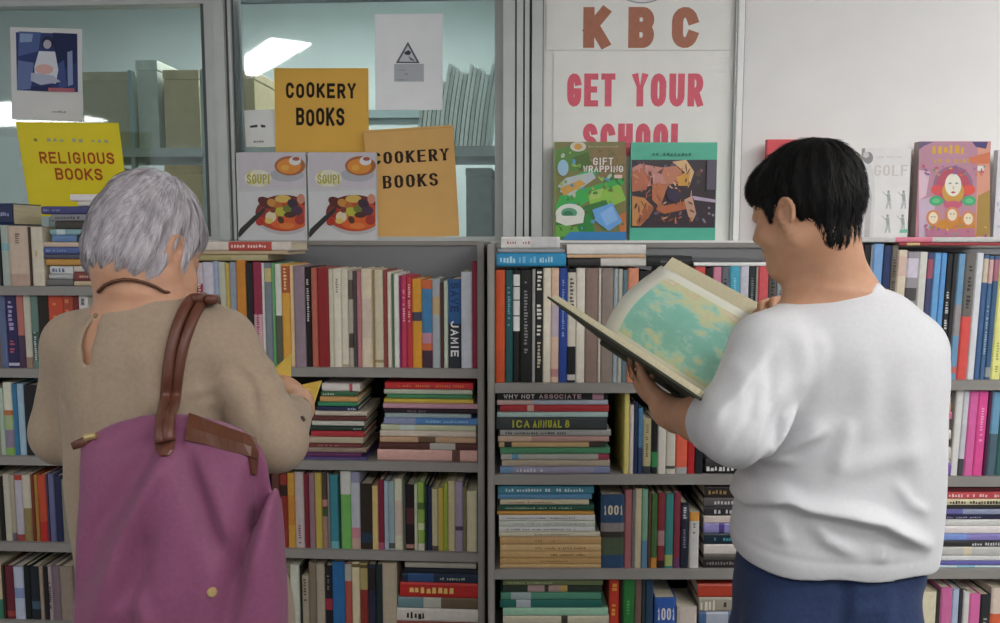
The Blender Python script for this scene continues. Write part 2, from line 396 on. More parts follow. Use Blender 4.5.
bookcase(FA, pA(-60), pA(186.5), [Z0A, *(FA.px(25, y, SV)[1] for y in (369, 456.8, 543.2))] + [FA.px(25, 543.2, SV)[1] - .235], Z0A + .004, 'low grey steel bookcase under the religious books sign')
bookcase(FA, pA(188), pA(484), Z1A, TOPA, 'grey steel bookcase under the cookery books signs')
bookcase(FB, pB(487.5), pB(819), ZB, TOPB, 'grey steel bookcase under the school poster, behind the held atlas')
Z4 = [FB.px(960, y, SV)[1] for y in (380.8, 477.6, 570)]; Z4.append(Z4[2] - .236)
bookcase(FB, pB(820.5), pB(1130), Z4, TOPB, 'grey steel bookcase behind the woman in white, under the golf book')
# ------------------------------------------------------------------ books
ZL = [FA.px(25, y, SV)[1] for y in (369, 456.8, 543.2)]; ZL.append(ZL[2] - .235)
def mute(h, k=.14):
    c = [int(h[i:i + 2], 16) for i in (1, 3, 5)]; g = .3 * c[0] + .59 * c[1] + .11 * c[2]
    return '#%02x%02x%02x' % tuple(int(max(0, min(255, v + (g - v) * k))) for v in c)
def cover_mesh(t, h, d, col, bands, c=.0022, bulge=.0012):
    """case of a book: spine at v=0 side facing -y, thickness along x from 0..t, height along z"""
    c = min(c, t * .16); b = min(bulge, t * .12); base = mat(mute(col), .46, .07, 60, .4)
    outer = [(0, d), (0, b * 2 + .001), (t * .14, b * .4), (t * .5, 0), (t * .86, b * .4), (t, b * 2 + .001), (t, d)]
    inner = [(t - c, d), (t - c, c + b * 2 + .001), (c, c + b * 2 + .001), (c, d)]
    cuts = sorted({0.0, 1.0, *[min(1, max(0, k)) for bd in bands for k in bd[:2]]})
    prof = outer + inner; n = len(prof); mb = MB()
    mb.v = []; vs = [(p[0], p[1], z * h) for z in cuts for p in prof]
    fs_base = []; 
    for i in range(len(cuts) - 1):
        mid = (cuts[i] + cuts[i + 1]) / 2; m = base
        for bd in bands:
            if bd[0] <= mid <= bd[1]: m = mat(mute(bd[2]), .46, .07, 60, .4)
        sp_f = []; ot = []
        for k in range(n):
            k2 = (k + 1) % n; q = (i * n + k, i * n + k2, (i + 1) * n + k2, (i + 1) * n + k)
            (sp_f if 1 <= k <= 4 else ot).append(q)
        b0 = 0
        for q in sp_f: fs_base.append((q, m))
        for q in ot: fs_base.append((q, base))
    L = (len(cuts) - 1) * n
    caps = [[(0, 1, 9, 10), True], [(1, 2, 3, 4, 5, 8, 9), True], [(5, 6, 7, 8), True]]
    for cp_, _ in caps:
        fs_base.append((tuple(reversed(cp_)), base)); fs_base.append((tuple(L + k for k in cp_), base))
    mb.v = vs
    for f, m in fs_base: mb.f.append(f); mb.m.append(mb.mi(m))
    return mb
def zcap(key, z):
    bs = {'rel': [Z0A] + ZL, 'coo': Z1A, 'sch': ZB, 'gol': Z4}[key[:3]]
    up = [b for b in bs if b > z + .02]
    return (min(up) - .0262) if up else 9.0
ALLB = []      # (object, desc, row key)
def make_book(fr, u, v, z, t, h, d, col, bands=(), flat=False, lean=0.0, title=None, marks=None, yaw=0.0, name='book'):
    """upright: t along the shelf, h up.  flat: h along the shelf, t up (spine still to the front)"""
    if flat: bands = [(1 - b[1], 1 - b[0], b[2]) for b in bands]
    if lean: z += t * math.sin(abs(lean)) + .0002
    mb = cover_mesh(t, h, d, col, bands)
    o = mb.build(name)
    pm = MB(); c = min(.0022, t * .16) + .0003; g = min(.003, h * .02)
    pm.box((t / 2, (d + .006) / 2 + .002, h / 2), (t - 2 * c, d - .012, h - 2 * g), PAGE); pm.build('pages', o)
    M = Matrix.Translation(fr.at(u, v, z)) @ Matrix.Rotation(fr.a + yaw, 4, 'Z')
    if flat: M = M @ Matrix(((0, 0, -1, h), (0, 1, 0, 0), (1, 0, 0, 0), (0, 0, 0, 1)))
    else: M = M @ Matrix.Rotation(lean, 4, 'Y')
    o.matrix_world = M
    rr = random.Random(int(abs(u) * 9973) + int(z * 7919) + int(t * 1e5))
    def strip(qs, m, w0, x0, name):
        # text runs down the spine: local (s along spine) -> z from top, (t across) -> x
        b = MB()
        for i, q in enumerate(qs):
            b.add([(x0 + p[1], -.0004 - (i % 7) * 8e-6, h - w0 - p[0]) for p in q], [(0, 1, 2, 3)], m)
        b.build(name, o)
    if marks:
        for (a0, a1, colr, rel) in marks:
            L = (a1 - a0) * h; H = t * rel
            strip(scribble(L, H, max(5, int(L / max(.006, H * .85))), rr), mat(colr, .5, .02), a0 * h, t / 2 - H / 2, 'spine_lettering')
    if title:
        for tt in title:
            txt, a0, a1, colr, rel = tt[:5]; off = tt[5] if len(tt) > 5 else .5
            L = (a1 - a0) * h; H = t * rel; st = H * .2
            strip(letters(txt, L, H, min(st, L / len(txt) * .3), st, .3), mat(colr, .5, .02), a0 * h, t * off - H / 2, 'spine_title')
    return o
def flat_face_title(o, t, h, txt, s0, s1, colr, hz0, hz1):
    """text reading across the spine of an upright book (numbers on thick spines)"""
    b = MB(); L = (s1 - s0) * t; H = (hz1 - hz0) * h
    for i, q in enumerate(letters(txt, L, H, L * .09, H * .16, .3)):
        b.add([(s0 * t + p[0], -.0005 - (i % 7) * 8e-6, hz0 * h + p[1]) for p in q], [(0, 1, 2, 3)], mat(colr, .5, .02))
    b.build('spine_title', o)
def uclamp(key, fr, u0, u1):
    if key[:3] == 'coo': a, b = pA(188) + .0188, pA(484) - .0188
    elif key[:3] == 'sch' and 'top' not in key: a, b = pB(487.5) + .0188, pB(819) - .0188
    else: return u0, u1
    return max(a, u0), min(b, u1)
def row_up(fr, key, board_z, items, depth=.17, v=BV, lean=0.0):
    """items: (x0, x1, ytop, colour, desc, opts)"""
    for it in items:
        x0, x1, yt, col, desc = it[:5]; op = it[5] if len(it) > 5 else {}
        vv = op.get('v', v); ym = min(q[2] for q in items) + 40
        u0, u1 = uclamp(key, fr, fr.px(x0, ym, vv)[0], fr.px(x1, ym, vv)[0]); zt = fr.px((x0 + x1) / 2, yt, vv)[1]
        t = u1 - u0 - .0006; h = min(zt, zcap(key, board_z)) - board_z - .0004; d = op.get('d', depth + ((int(x0 * 7) % 5) - 2) * .006)
        o = make_book(fr, u0 + .0003, vv, board_z + .0004, t, h, d, col, op.get('b', ()), False, rad(op.get('lean', lean)), op.get('tt'), op.get('mk'))
        if 'num' in op: flat_face_title(o, t, h, *op['num'])
        ALLB.append((o, desc, key, 'up'))
def row_flat(fr, key, base_z, items, depth=.15, v=BV, tilt=0.0):
    """a pile, given bottom first: (x0, x1, ytop, ybot, colour, desc, opts); thickness taken from the picture, seated on each other"""
    z = base_z + .0004
    for k, it in enumerate(items):
        x0, x1, yt, yb, col, desc = it[:6]; op = it[6] if len(it) > 6 else {}
        vv = op.get('v', v); xm = (x0 + x1) / 2
        u0 = fr.px(x0, (yt + yb) / 2, vv)[0]; u1 = fr.px(x1, (yt + yb) / 2, vv)[0]
        zt = fr.px(xm, yt, vv)[1]; u0, u1 = uclamp(key, fr, u0, u1)
        if 'z' in op: z = op['z']
        t = max(.003, min(zt, zcap(key, base_z + .001)) - z - .0006)
        d = op.get('d', depth + ((int(x0 * 5 + k * 3) % 5) - 2) * .005)
        o = make_book(fr, u0, vv, z, t, u1 - u0, d, col, op.get('b', ()), True, 0, op.get('tt'), op.get('mk'), rad(op.get('yaw', 0)))
        ALLB.append((o, desc, key, 'flat')); z += t + .0006
    return z
def mk(a, b, c='#e8e4da', r=.4): return dict(mk=[(a, b, c, r)])
W_ = '#e6e2d8'; K_ = '#201c1a'
Z0 = Z0A; ZL = [FA.px(25, y, SV)[1] for y in (369, 456.8, 543.2)]; ZL.append(ZL[2] - .235)
# --- bookcase under the religious sign
row_up(FA, 'rel0', Z0, [
 (-26, -1, 226, '#5a625e', 'dark grey'), (-1, 1.5, 228, '#151718', 'thin black'), (1.5, 9, 225, '#a9b8ae', 'pale sage', dict(b=[(.58, .7, '#7fb6c0')])),
 (9, 29, 226, '#d0b9a4', 'thick pinkish cream', dict(mk=[(.12, .3, '#8f6f62', .25)], b=[(0, .2, '#c2a08e')])), (29, 31.5, 227, '#4a352c', 'slim dark brown'), (31.5, 43, 227, '#d8ceb8', 'ivory', dict(mk=[(.4, .5, '#b59a55', .3)]))])  # slim dark brown one is the shade of a gap, built as a book
zz = row_flat(FA, 'rel0', FA.px(8, 226, BV)[1] + .003, [(-14, 12, 203, 223, '#22305f', 'navy', dict(mk=[(.5, .9, '#9aa5c8', .2)], d=.13))], v=.03)
row_flat(FA, 'relpile', Z0, [
 (46.5, 73, 279, 286, '#70706e', 'grey bottom'), (49, 73, 274, 279, '#b5b9ba', 'pale grey'), (50, 73, 266, 274, '#d2d5d8', 'white speckled', mk(.1, .8, '#5f7090', .5))], v=.02, depth=.12)
row_flat(FA, 'relpile2', Z0, [(74, 128, 281, 286, '#cdb896', 'sand', dict(v=.02)), (74, 128, 272, 281, '#843a3a', 'dark red', dict(mk=[(.1, .5, '#c9a090', .3)], v=.02)), (74, 128, 266, 272, '#cfc4b8', 'dusty white', dict(v=.02))], depth=.12)
row_flat(FA, 'relpile', FA.px(60, 265.6, .02)[1], [
 (46, 92, 259, 266, '#cf9440', 'orange-brown'), (42, 92, 254, 259, '#54546a', 'slate'), (41, 92, 247, 254, '#5266a8', 'royal blue', mk(.1, .5, '#8fa0cc', .3)),
 (42, 90, 242, 247, '#d9bfa6', 'salmon cream'), (52, 93, 235, 242, '#6389c0', 'sky blue', dict(b=[(.6, 1, '#2b3040')])), (50, 93, 229, 235, '#86b2bc', 'pale teal', dict(b=[(.15, .35, '#c8dce0')])),
 (55, 92, 221, 229, '#443f3a', 'charcoal'), (51, 92, 214, 221, '#8f8f97', 'mid grey', mk(.1, .7, '#4a4a50', .4)), (41, 90, 206, 214, '#474a86', 'indigo', mk(.05, .4, '#8f92c0', .3)), (78, 100, 201, 206, '#d5d0c8', 'small white'), (70, 100, 194, 201, '#efe6ea', 'topmost pinkish white')], v=.02, depth=.12)
row_up(FA, 'rel1', ZL[0], [
 (-22, -1, 291, '#7a6a58', 'brown'), (-1, 6, 290, '#5a6b96', 'steel blue'), (6, 17, 291, '#29265a', 'thick navy', dict(mk=[(.08, .55, '#a79ac8', .45), (.62, .8, '#b5566a', .45)], b=[(.03, .07, '#c0b8d0')])), (17, 24, 290, '#bf6c64', 'salmon fading to purple', dict(b=[(0, .45, '#4a3350')])),
 (24, 31, 291, '#c6c2b0', 'pale stone', dict(b=[(0, .15, '#9c7a66')])), (31, 38.5, 292, '#62827a', 'grey teal', dict(mk=[(.5, .9, '#b8c8c0', .35)], b=[(.1, .5, '#3c5552')])), (38.5, 49, 293, '#241a16', 'thick black-brown'), (49, 63.5, 292, '#d2472a', 'thick red-orange', dict(mk=[(.1, .5, '#d98a3c', .3)], b=[(0, .62, '#386fa8')])), (63.5, 74, 292, '#b2422c', 'brick red', mk(.05, .6, '#d07a50', .5)), (74, 79.5, 293, '#7a2424', 'maroon'), (79.5, 89, 292, '#dcd6d2', 'white with small logo', dict(mk=[(.04, .14, '#303040', .5)])), (89, 101, 292, '#a59c8e', 'beige')])
row_up(FA, 'rel2', ZL[1], [(-20, -1, 388, '#8a8270', 'dull olive'), (-1, 4, 388, '#a6bba8', 'pale mint'), (4, 12.8, 382.5, '#cfcfbc', 'cream picture-spined', dict(b=[(0, .1, '#7fae4a'), (.1, .35, '#8a7a96'), (.35, .55, '#9fb57f'), (.55, .62, '#c26a30')])), (12.8, 18, 384, '#2f74a2', 'strong blue'), (18, 24.5, 384, '#97b8cc', 'ice blue'), (24.5, 39.5, 385, '#1b1a20', 'thick black', dict(mk=[(.85, .93, '#b0b0b0', .3)])), (39.5, 47.5, 420, '#b5b92c', 'short lime'), (47.5, 60, 400, '#6f5f58', 'umber')])
row_up(FA, 'rel3', ZL[2], [(-20, -1, 478, '#5f5548', 'dusky brown'), (-1, 4, 485, '#1a1b14', 'black'), (4, 11, 474, '#b9b4a2', 'cream'), (11, 15.5, 475, '#a89c88', 'beige', dict(b=[(.0, .12, '#6a5a6a')])), (15.5, 23, 475, '#b5aebd', 'lilac with red ends', dict(b=[(0, .1, '#a0403a'), (.92, 1, '#b8392c')])), (23, 31.5, 475, '#c2bba6', 'ivory', dict(b=[(0, .5, '#8f7c4a')])), (31.5, 35, 475, '#7a3320', 'rust'), (35, 38.8, 475, '#a5752c', 'ochre'), (38.8, 47, 475, '#c42522', 'bright red', dict(b=[(.3, 1, '#c9452a')])), (47, 49, 476, '#4a3a58', 'thin plum'), (49, 55, 474, '#616590', 'slate blue'), (55, 62, 476, '#20284f', 'navy'), (62, 74, 480, '#8a8478', 'stone')])
row_up(FA, 'rel4', ZL[3], [(-20, 2.5, 564, '#c4b694', 'sand', dict(b=[(0, .35, '#2f7a5f')])), (2.5, 6, 566, '#3a241e', 'dark brown'), (6, 14.5, 566, '#6a2130', 'maroon', dict(b=[(.05, .15, '#a03a30')])), (14.5, 24.5, 567, '#b0bad0', 'pale blue', dict(b=[(.4, .6, '#7f8ec0')])), (24.5, 31, 566, '#121718', 'black'), (31, 40, 567, '#1a222c', 'dark slate', dict(b=[(.2, .35, '#3c5468')])), (40, 44, 566, '#9a8874', 'tan'), (44, 49, 567, '#1f191a', 'jet black'), (49, 53, 566, '#a69498', 'pinkish grey', mk(.3, .8, '#2a2428', .6)), (53, 60.5, 566, '#786470', 'mauve'), (60.5, 73, 567, '#8f7f72', 'taupe')])
# --- bookcase under the cookery signs
row_up(FA, 'cook1', Z1A[0], [
 (194, 203, 263, '#d3c4d0', 'lilac white red-labelled', dict(b=[(.62, .8, '#a83848')], mk=[(.2, .38, '#f0d8d8', .5)])), (203, 214, 262, '#cdc6d6', 'pale lilac'), (214, 219, 261, '#9fb0cc', 'powder blue'), (219, 226, 262, '#bfc2b0', 'pale sage'), (226, 230, 263, '#ccac46', 'mustard'), (230, 236.5, 262, '#8f9aae', 'grey-blue'), (236.5, 246, 260, '#d3821f', 'orange'), (246, 253, 263, '#232025', 'black'), (253, 262, 262, '#9c2748', 'crimson', dict(b=[(0, .5, '#d4a4ac')], mk=[(.5, .95, '#9a3a50', .3)])), (262, 264.5, 263, '#dcd8d2', 'thin white'),
 (264.5, 272, 263, '#78848e', 'slate grey', dict(b=[(.82, .95, '#c9b878')])), (272, 275, 263, '#66a86a', 'slim green'), (275, 281.5, 264, '#d6d8ca', 'white and dark olive', dict(b=[(0, .5, '#5a5a48')])), (281.5, 290, 264, '#e2a032', 'amber', dict(b=[(.72, .98, '#b5502c')], mk=[(.04, .26, '#f0d090', .4)])), (290, 293.5, 265, '#e2c292', 'peach'), (293.5, 305, 266, '#937c8a', 'thick mauve grey'), (305, 311, 267, '#1b1512', 'black white-lettered', mk(.12, .55, '#c8c4bc', .4)), (311, 317, 268, '#c0604f', 'coral'), (317, 328.5, 268, '#982024', 'thick dark red'),
 (328.5, 333, 269, '#cfc7b2', 'narrow cream'), (333, 341, 269, '#dcd6c2', 'cream', mk(.1, .25, '#8a8472', .3)), (341, 348, 269, '#d8d0ba', 'ivory', dict(b=[(0, .03, '#b5a88a')])), (348, 353, 270, '#aea896', 'greyish picture-spined', dict(b=[(.2, .35, '#4a463e'), (.7, .9, '#5a5448')])), (353, 356.5, 271, '#54464e', 'slim plum'), (356.5, 361, 271, '#bd747a', 'dusty pink'), (361, 372, 269, '#dcccb0', 'thick beige', dict(b=[(.3, .7, '#d2bfae')])), (372, 374, 270, '#a58a54', 'thin bronze'), (374, 383, 270, '#d0c4a8', 'sand', dict(b=[(.05, .08, '#a08a60')])),
 (383, 387, 270, '#96403a', 'red-brown'), (387, 391.5, 272, '#dccebd', 'blush'), (391.5, 393.5, 274, '#4a7a56', 'thin green'), (393.5, 399, 274, '#e2dfd6', 'white'), (399, 401, 276, '#962a68', 'thin magenta'), (401, 406.5, 276, '#d03c60', 'rose', mk(.15, .5, '#e8b0c0', .4)), (406.5, 412, 277, '#cc3544', 'scarlet', mk(.08, .5, '#e8c0c0', .4)), (412, 421.5, 279, '#e59a22', 'golden orange', dict(b=[(.53, .63, '#4a4a62')])), (421.5, 432, 280, '#e2683c', 'blue and orange', dict(b=[(.4, .9, '#3f82b8'), (.28, .4, '#c88aa0'), (0, .2, '#4a2f40')])), (432, 440, 279, '#a8b2b8', 'silver grey', dict(b=[(.6, .8, '#c8a878')])), (440, 443.5, 283, '#542a26', 'thin oxblood'), (443.5, 448, 281, '#c0ceb8', 'pale green'),
 (448, 461, 279, '#2a3038', 'thick navy', dict(b=[(.5, 1, '#2a5f9c')], tt=[('SAVE', .04, .37, '#1d3a66', .62), ('JAMIE', .47, .87, '#e8e8e8', .62)])), (461, 472, 272, '#ced2de', 'thick lilac white'), (472, 477.5, 262, '#9c1a3c', 'tall crimson')])
row_flat(FA, 'cooktop', FA.px(250, 262.5, BV)[1] + .004, [
 (150, 268, 254.5, 261, '#ada26c', 'khaki', dict(b=[(.5, 1, '#b8ac80')])), (160, 288, 250.5, 254.5, '#c2a886', 'tan'), (165, 291, 241.5, 250.5, '#ddd0c4', 'white and red', dict(b=[(.35, .8, '#cc4a40')], mk=[(.38, .75, '#f0d8d0', .35)]))], depth=.16)
row_flat(FA, 'cook2a', Z1A[1], [
 (302, 367, 457, 462, '#5a488a', 'violet'), (304, 361, 452.5, 457, '#683060', 'purple'), (306, 366, 447.5, 452.5, '#95806f', 'taupe'), (308, 361, 443.5, 447.5, '#783236', 'dark maroon', mk(.2, .6, '#b89080', .3)), (309, 363, 437, 443.5, '#b5a58c', 'tan'), (311, 364, 431, 437, '#b72e36', 'red'), (311, 364, 426, 431, '#26382f', 'bottle green', mk(.8, .95, '#b0b8b0', .4)), (312, 364, 421, 426, '#bfbfb4', 'white'), (313, 366, 416, 421, '#683430', 'maroon'), (315, 367, 411, 416, '#c2b5a4', 'cream'), (317, 358, 406.5, 411, '#1f2c52', 'navy', mk(.75, .95, '#c0c4d0', .5)), (318, 357, 402, 406.5, '#358a5c', 'emerald'), (320, 358, 396.5, 402, '#cf9858', 'orange-tan'), (321, 356, 391.5, 396.5, '#356844', 'dark green', mk(.05, .4, '#c0c8b8', .4)), (322, 360, 383.5, 391.5, '#d2cac6', 'topmost white red-dotted', dict(b=[(.72, .8, '#b84a58')]))], depth=.19)
row_flat(FA, 'cook2b', Z1A[1], [
 (377.5, 477, 450, 463, '#dba69c', 'thick salmon pink', dict(b=[(.75, .83, '#6a4038')])), (379, 477, 443, 450, '#5a322c', 'dark brown white-crested', dict(b=[(.52, .78, '#b5b0a8')])), (380, 476, 437, 443, '#c29a78', 'peach', dict(b=[(.4, .58, '#6a5038')])), (380, 476, 431, 437, '#d2c2b2', 'pinkish white'), (381, 476, 425, 431, '#bfc2a0', 'pale lime', dict(b=[(.2, .36, '#c0ccc8')])), (384, 479, 418, 425, '#4f82c2', 'blue', dict(b=[(0, .34, '#8a92b8')], mk=[(.45, .9, '#9ac0e0', .3)])), (385, 471, 413.5, 418, '#9db0b2', 'pale blue'), (384, 478, 409, 413.5, '#261420', 'black', mk(.25, .45, '#806a70', .5)), (383, 478, 403.5, 409, '#c490a0', 'pink'), (384, 473, 399, 403.5, '#d0b038', 'yellow'), (387, 472, 394.5, 399, '#41885a', 'green'), (384, 472, 389.5, 394.5, '#b5bca6', 'sage white'), (385, 473, 382.5, 389.5, '#cc2a2c', 'topmost red', mk(.15, .9, '#e07a50', .35))])
row_up(FA, 'cook3', Z1A[2], [
 (272, 280, 474, '#6a3a30', 'dusky red'), (280, 287.5, 474, '#9a3026', 'brick', dict(b=[(.7, .85, '#3a2018')])), (287.5, 295, 473, '#d69a30', 'amber', dict(b=[(.3, .7, '#d2852c')])), (295, 304, 472, '#c4b4b2', 'pinkish white', mk(.7, .95, '#8a5058', .3)), (304, 309, 474, '#862234', 'crimson'), (309, 315, 473, '#9a747c', 'mauve'), (315, 322, 473, '#c2ab48', 'mustard'), (322, 327.5, 472, '#533f30', 'brown patterned', dict(b=[(0, .42, '#a8806a'), (.42, .52, '#3f5a2c'), (.55, .64, '#c08a70')])), (327.5, 330, 473, '#85808a', 'thin grey'), (330, 338.5, 475, '#338a98', 'teal', dict(b=[(0, .1, '#6ab0b8')])), (338.5, 340.5, 474, '#213538', 'thin black'), (340.5, 351, 471, '#6cb556', 'green white-topped', dict(b=[(.7, 1, '#cfd0c8')])), (351, 360, 472, '#b8bcc6', 'silver pink-banded', dict(b=[(0, .14, '#c2a090'), (.14, .28, '#c8808a'), (.86, 1, '#8f90b0')])), (360, 372, 484, '#30261f', 'thick dark', dict(b=[(.1, .25, '#243a50')])), (372, 378, 486, '#d8b874', 'tan yellow'), (378, 384, 480, '#86203a', 'burgundy', dict(b=[(0, .1, '#b05070')])), (384, 388.5, 481, '#9fb5c6', 'powder blue'), (388.5, 394.5, 482, '#94acb2', 'grey blue', dict(b=[(.02, .1, '#5a5a50')])), (394.5, 402.5, 479, '#d0cdb0', 'cream', dict(b=[(.2, .7, '#cdb8a8')])), (402.5, 405.5, 480, '#525c50', 'thin olive'), (405.5, 414, 485, '#20171a', 'black maroon-flecked', dict(b=[(.4, .65, '#5a2a30'), (.03, .09, '#b08070')])), (414, 417.5, 484, '#c4c8a8', 'pale lime'), (417.5, 424.5, 482, '#8aac46', 'leaf green patterned', dict(b=[(0, .1, '#d0c8b8'), (.3, .4, '#c8d0a0'), (.6, .7, '#4a6a30')])), (424.5, 427.5, 484, '#16302e', 'thin dark teal'), (427.5, 431.5, 486, '#1f264a', 'slim navy'), (431.5, 438, 489, '#c0b490', 'sand', dict(b=[(0, .08, '#5a5048')])), (438, 443.5, 488, '#c0aa40', 'olive yellow'), (443.5, 448, 483, '#98a834', 'lime'), (448, 455, 481, '#c8ba8c', 'buff'), (455, 463, 482, '#9c8ca6', 'lilac', dict(b=[(.3, .36, '#503c60')])), (463, 466.5, 487, '#756c46', 'thin moss'), (466.5, 477, 491, '#c6be98', 'short cream')])
row_up(FA, 'cook4', Z1A[3], [
 (280, 290.5, 566, '#8a7a60', 'dull tan'), (290.5, 300, 565, '#c8ccbc', 'pale grey-green'), (300, 302, 566, '#2a2420', 'thin black'), (302, 309, 576, '#a89a84', 'short beige', mk(.05, .5, '#6a5a48', .5)), (309, 316.5, 563, '#82725f', 'brown-grey'), (316.5, 325, 564, '#aa9e8a', 'stone'), (325, 332.5, 566, '#201d24', 'black red-footed', dict(b=[(.3, .48, '#a82a3c')], mk=[(.15, .45, '#908a88', .3)])), (332.5, 345, 562, '#2468a6', 'thick blue'), (345, 352, 564, '#b04a40', 'red grey-topped', dict(b=[(.74, 1, '#a8a49c')])), (352, 360, 562, '#d2c49c', 'cream', dict(b=[(.92, .97, '#6a5a30')])), (360, 368, 563, '#a6965c', 'khaki red-footed', dict(b=[(0, .6, '#8c2a26'), (.92, .97, '#5a4a20')])), (368, 376, 565, '#282a42', 'navy', dict(b=[(.6, .95, '#241f20')])), (376, 382.5, 565, '#1e2e30', 'black-green'), (382.5, 397, 563, '#b5a68e', 'thick beige')])
row_flat(FA, 'cook4p', Z1A[3], [
 (397, 478, 640, 652, '#7a6a5a', 'brown'), (397, 478, 622, 640, '#8c3a30', 'thick rust'), (397, 478, 609, 622, '#d0c8c0', 'white black-lettered', dict(mk=[(.12, .36, K_, .6)])), (398, 478, 598, 609, '#688a92', 'picture-spined teal', dict(b=[(.32, .54, '#b8b8aa'), (.54, 1, '#6a5640')])), (400, 478, 583, 598, '#c42420', 'thick red', dict(mk=[(.12, .78, '#e0c070', .4)])), (402, 478, 574, 583, '#1a2c48', 'midnight blue', dict(b=[(.08, .42, '#2c4f86')], mk=[(.5, .9, '#b0b8a0', .3)])), (404, 478, 568.5, 574, '#161f2a', 'black'), (405, 476, 563, 568.5, '#a8a698', 'topmost grey-white')])
# --- bookcase under the school poster
BZ = ZB
row_up(FB, 'sch1', BZ[0], [
 (495, 505, 270, '#d84e20', 'orange-red'), (505, 513, 270, '#1b5456', 'dark teal', mk(.15, .5, '#70a8b8', .35)), (513, 520, 270, '#191919', 'black white-barred', dict(b=[(.86, .96, '#d8d8d4'), (.74, .85, '#d0d0cc'), (.6, .73, '#d4d4d0'), (.46, .59, '#d8d8d4')])), (520, 532, 270, '#161616', 'thick black', mk(.1, .75, '#8a8a88', .3)), (532, 535.5, 269, '#9a9a98', 'slim grey'), (535.5, 543, 269, '#1c1c1c', 'black with big white lettering', dict(mk=[(.02, .6, '#d8d4c8', .65), (.64, .88, '#c8b8a0', .5)])), (543, 551, 268, '#dcd2bc', 'cream'), (551, 559, 268, '#d8b49a', 'peach lilac-banded', dict(b=[(.4, .68, '#b8a8b8'), (.05, .12, '#c08080')])), (559, 567.5, 268, '#24459c', 'royal blue', mk(.1, .6, '#8aa0d0', .25)), (567.5, 576, 269, '#1f1f23', 'black white-panelled', dict(b=[(.32, .97, '#d0c8b8'), (.02, .07, '#c8c4bc')], mk=[(.08, .4, '#504a44', .5)])), (576, 585, 268, '#dcd5c4', 'ivory'), (585, 598.5, 268, '#8c7468', 'thick taupe'), (598.5, 601, 268, '#cfc8bc', 'thin white'), (601, 613.5, 268, '#8f8076', 'thick greyish taupe'), (613.5, 618, 269, '#9aaab2', 'grey blue'), (618, 622.5, 269, '#b5b4a6', 'pale grey'), (622.5, 627.5, 270, '#5f7a86', 'steel blue'), (627.5, 638.5, 268, '#dd8a66', 'salmon'), (638.5, 650, 271, '#1f1d20', 'jet black'), (650, 664, 272, '#221c2a', 'blackish violet'), (664, 676, 268, '#34346e', 'indigo'), (676, 688, 268, '#38335a', 'dark plum', dict(b=[(.85, .93, '#c8b888')])), (688, 694, 268, '#1b181a', 'slim black'),
 (694, 705, 267, '#de4a46', 'coral red'), (705, 712.5, 268, '#211f1f', 'black cream-dotted', dict(mk=[(.1, .75, '#ddd6b0', .55)])), (712.5, 721, 267, '#d47c98', 'pink'), (721, 729, 267, '#646a72', 'slate', mk(.1, .8, '#30343a', .5)), (729, 739.5, 266, '#42a8c8', 'cyan', mk(.1, .5, '#8ad0e0', .25)), (739.5, 748.5, 266, '#c4c4d2', 'pale lilac'), (748.5, 755, 266, '#2a3232', 'dark green-black', mk(.1, .8, '#707a7a', .4)), (755, 757.5, 267, '#989890', 'thin stone'), (757.5, 768, 266, '#de5058', 'bright red'), (768, 776.5, 267, '#645e5a', 'grey brown', mk(.1, .8, '#3a3634', .5)), (776.5, 783.5, 267, '#979da6', 'mid grey', mk(.2, .7, '#55585e', .4)), (783.5, 792.5, 267, '#e2e2e2', 'white', mk(.1, .4, '#8a8a90', .3)), (792.5, 803, 267, '#b88a78', 'terracotta')])
z0 = FB.px(530, 268, BV)[1] + .004
row_flat(FB, 'schtop', z0, [(496.6, 566, 253, 266.5, '#2494cc', 'bright blue', dict(d=.2, mk=[(.05, .28, '#b0d8e8', .5), (.32, .58, '#7ab8dc', .5), (.62, .82, '#b0d8e8', .45)])), (498, 565, 248.5, 253, '#8f979f', 'grey'), (501, 560, 236.5, 248.5, '#ddd9d6', 'white red-marked', dict(mk=[(.1, .5, '#b07a80', .25)], b=[(.5, .95, '#c8c8c8')]))])
row_flat(FB, 'schtop2', z0, [(568, 646, 258, 266.5, '#2d2c2e', 'dark charcoal', dict(b=[(.42, 1, '#ccc8c2')])), (567, 646, 254.5, 258, '#cfa67c', 'thin tan'), (567, 646, 244.5, 254.5, '#dcd8d4', 'thick white')], depth=.19)
row_flat(FB, 'schtop3', z0, [(647, 692, 256, 266.5, '#242326', 'black', mk(.3, .9, '#6a6a6c', .3))], depth=.16)
row_flat(FB, 'schtop4', z0, [(694, 766, 262, 266.5, '#e4e2e0', 'slim white', dict(d=.2)), (692, 762, 259.5, 262, '#55585e', 'thin slate', dict(d=.2))], depth=.16)
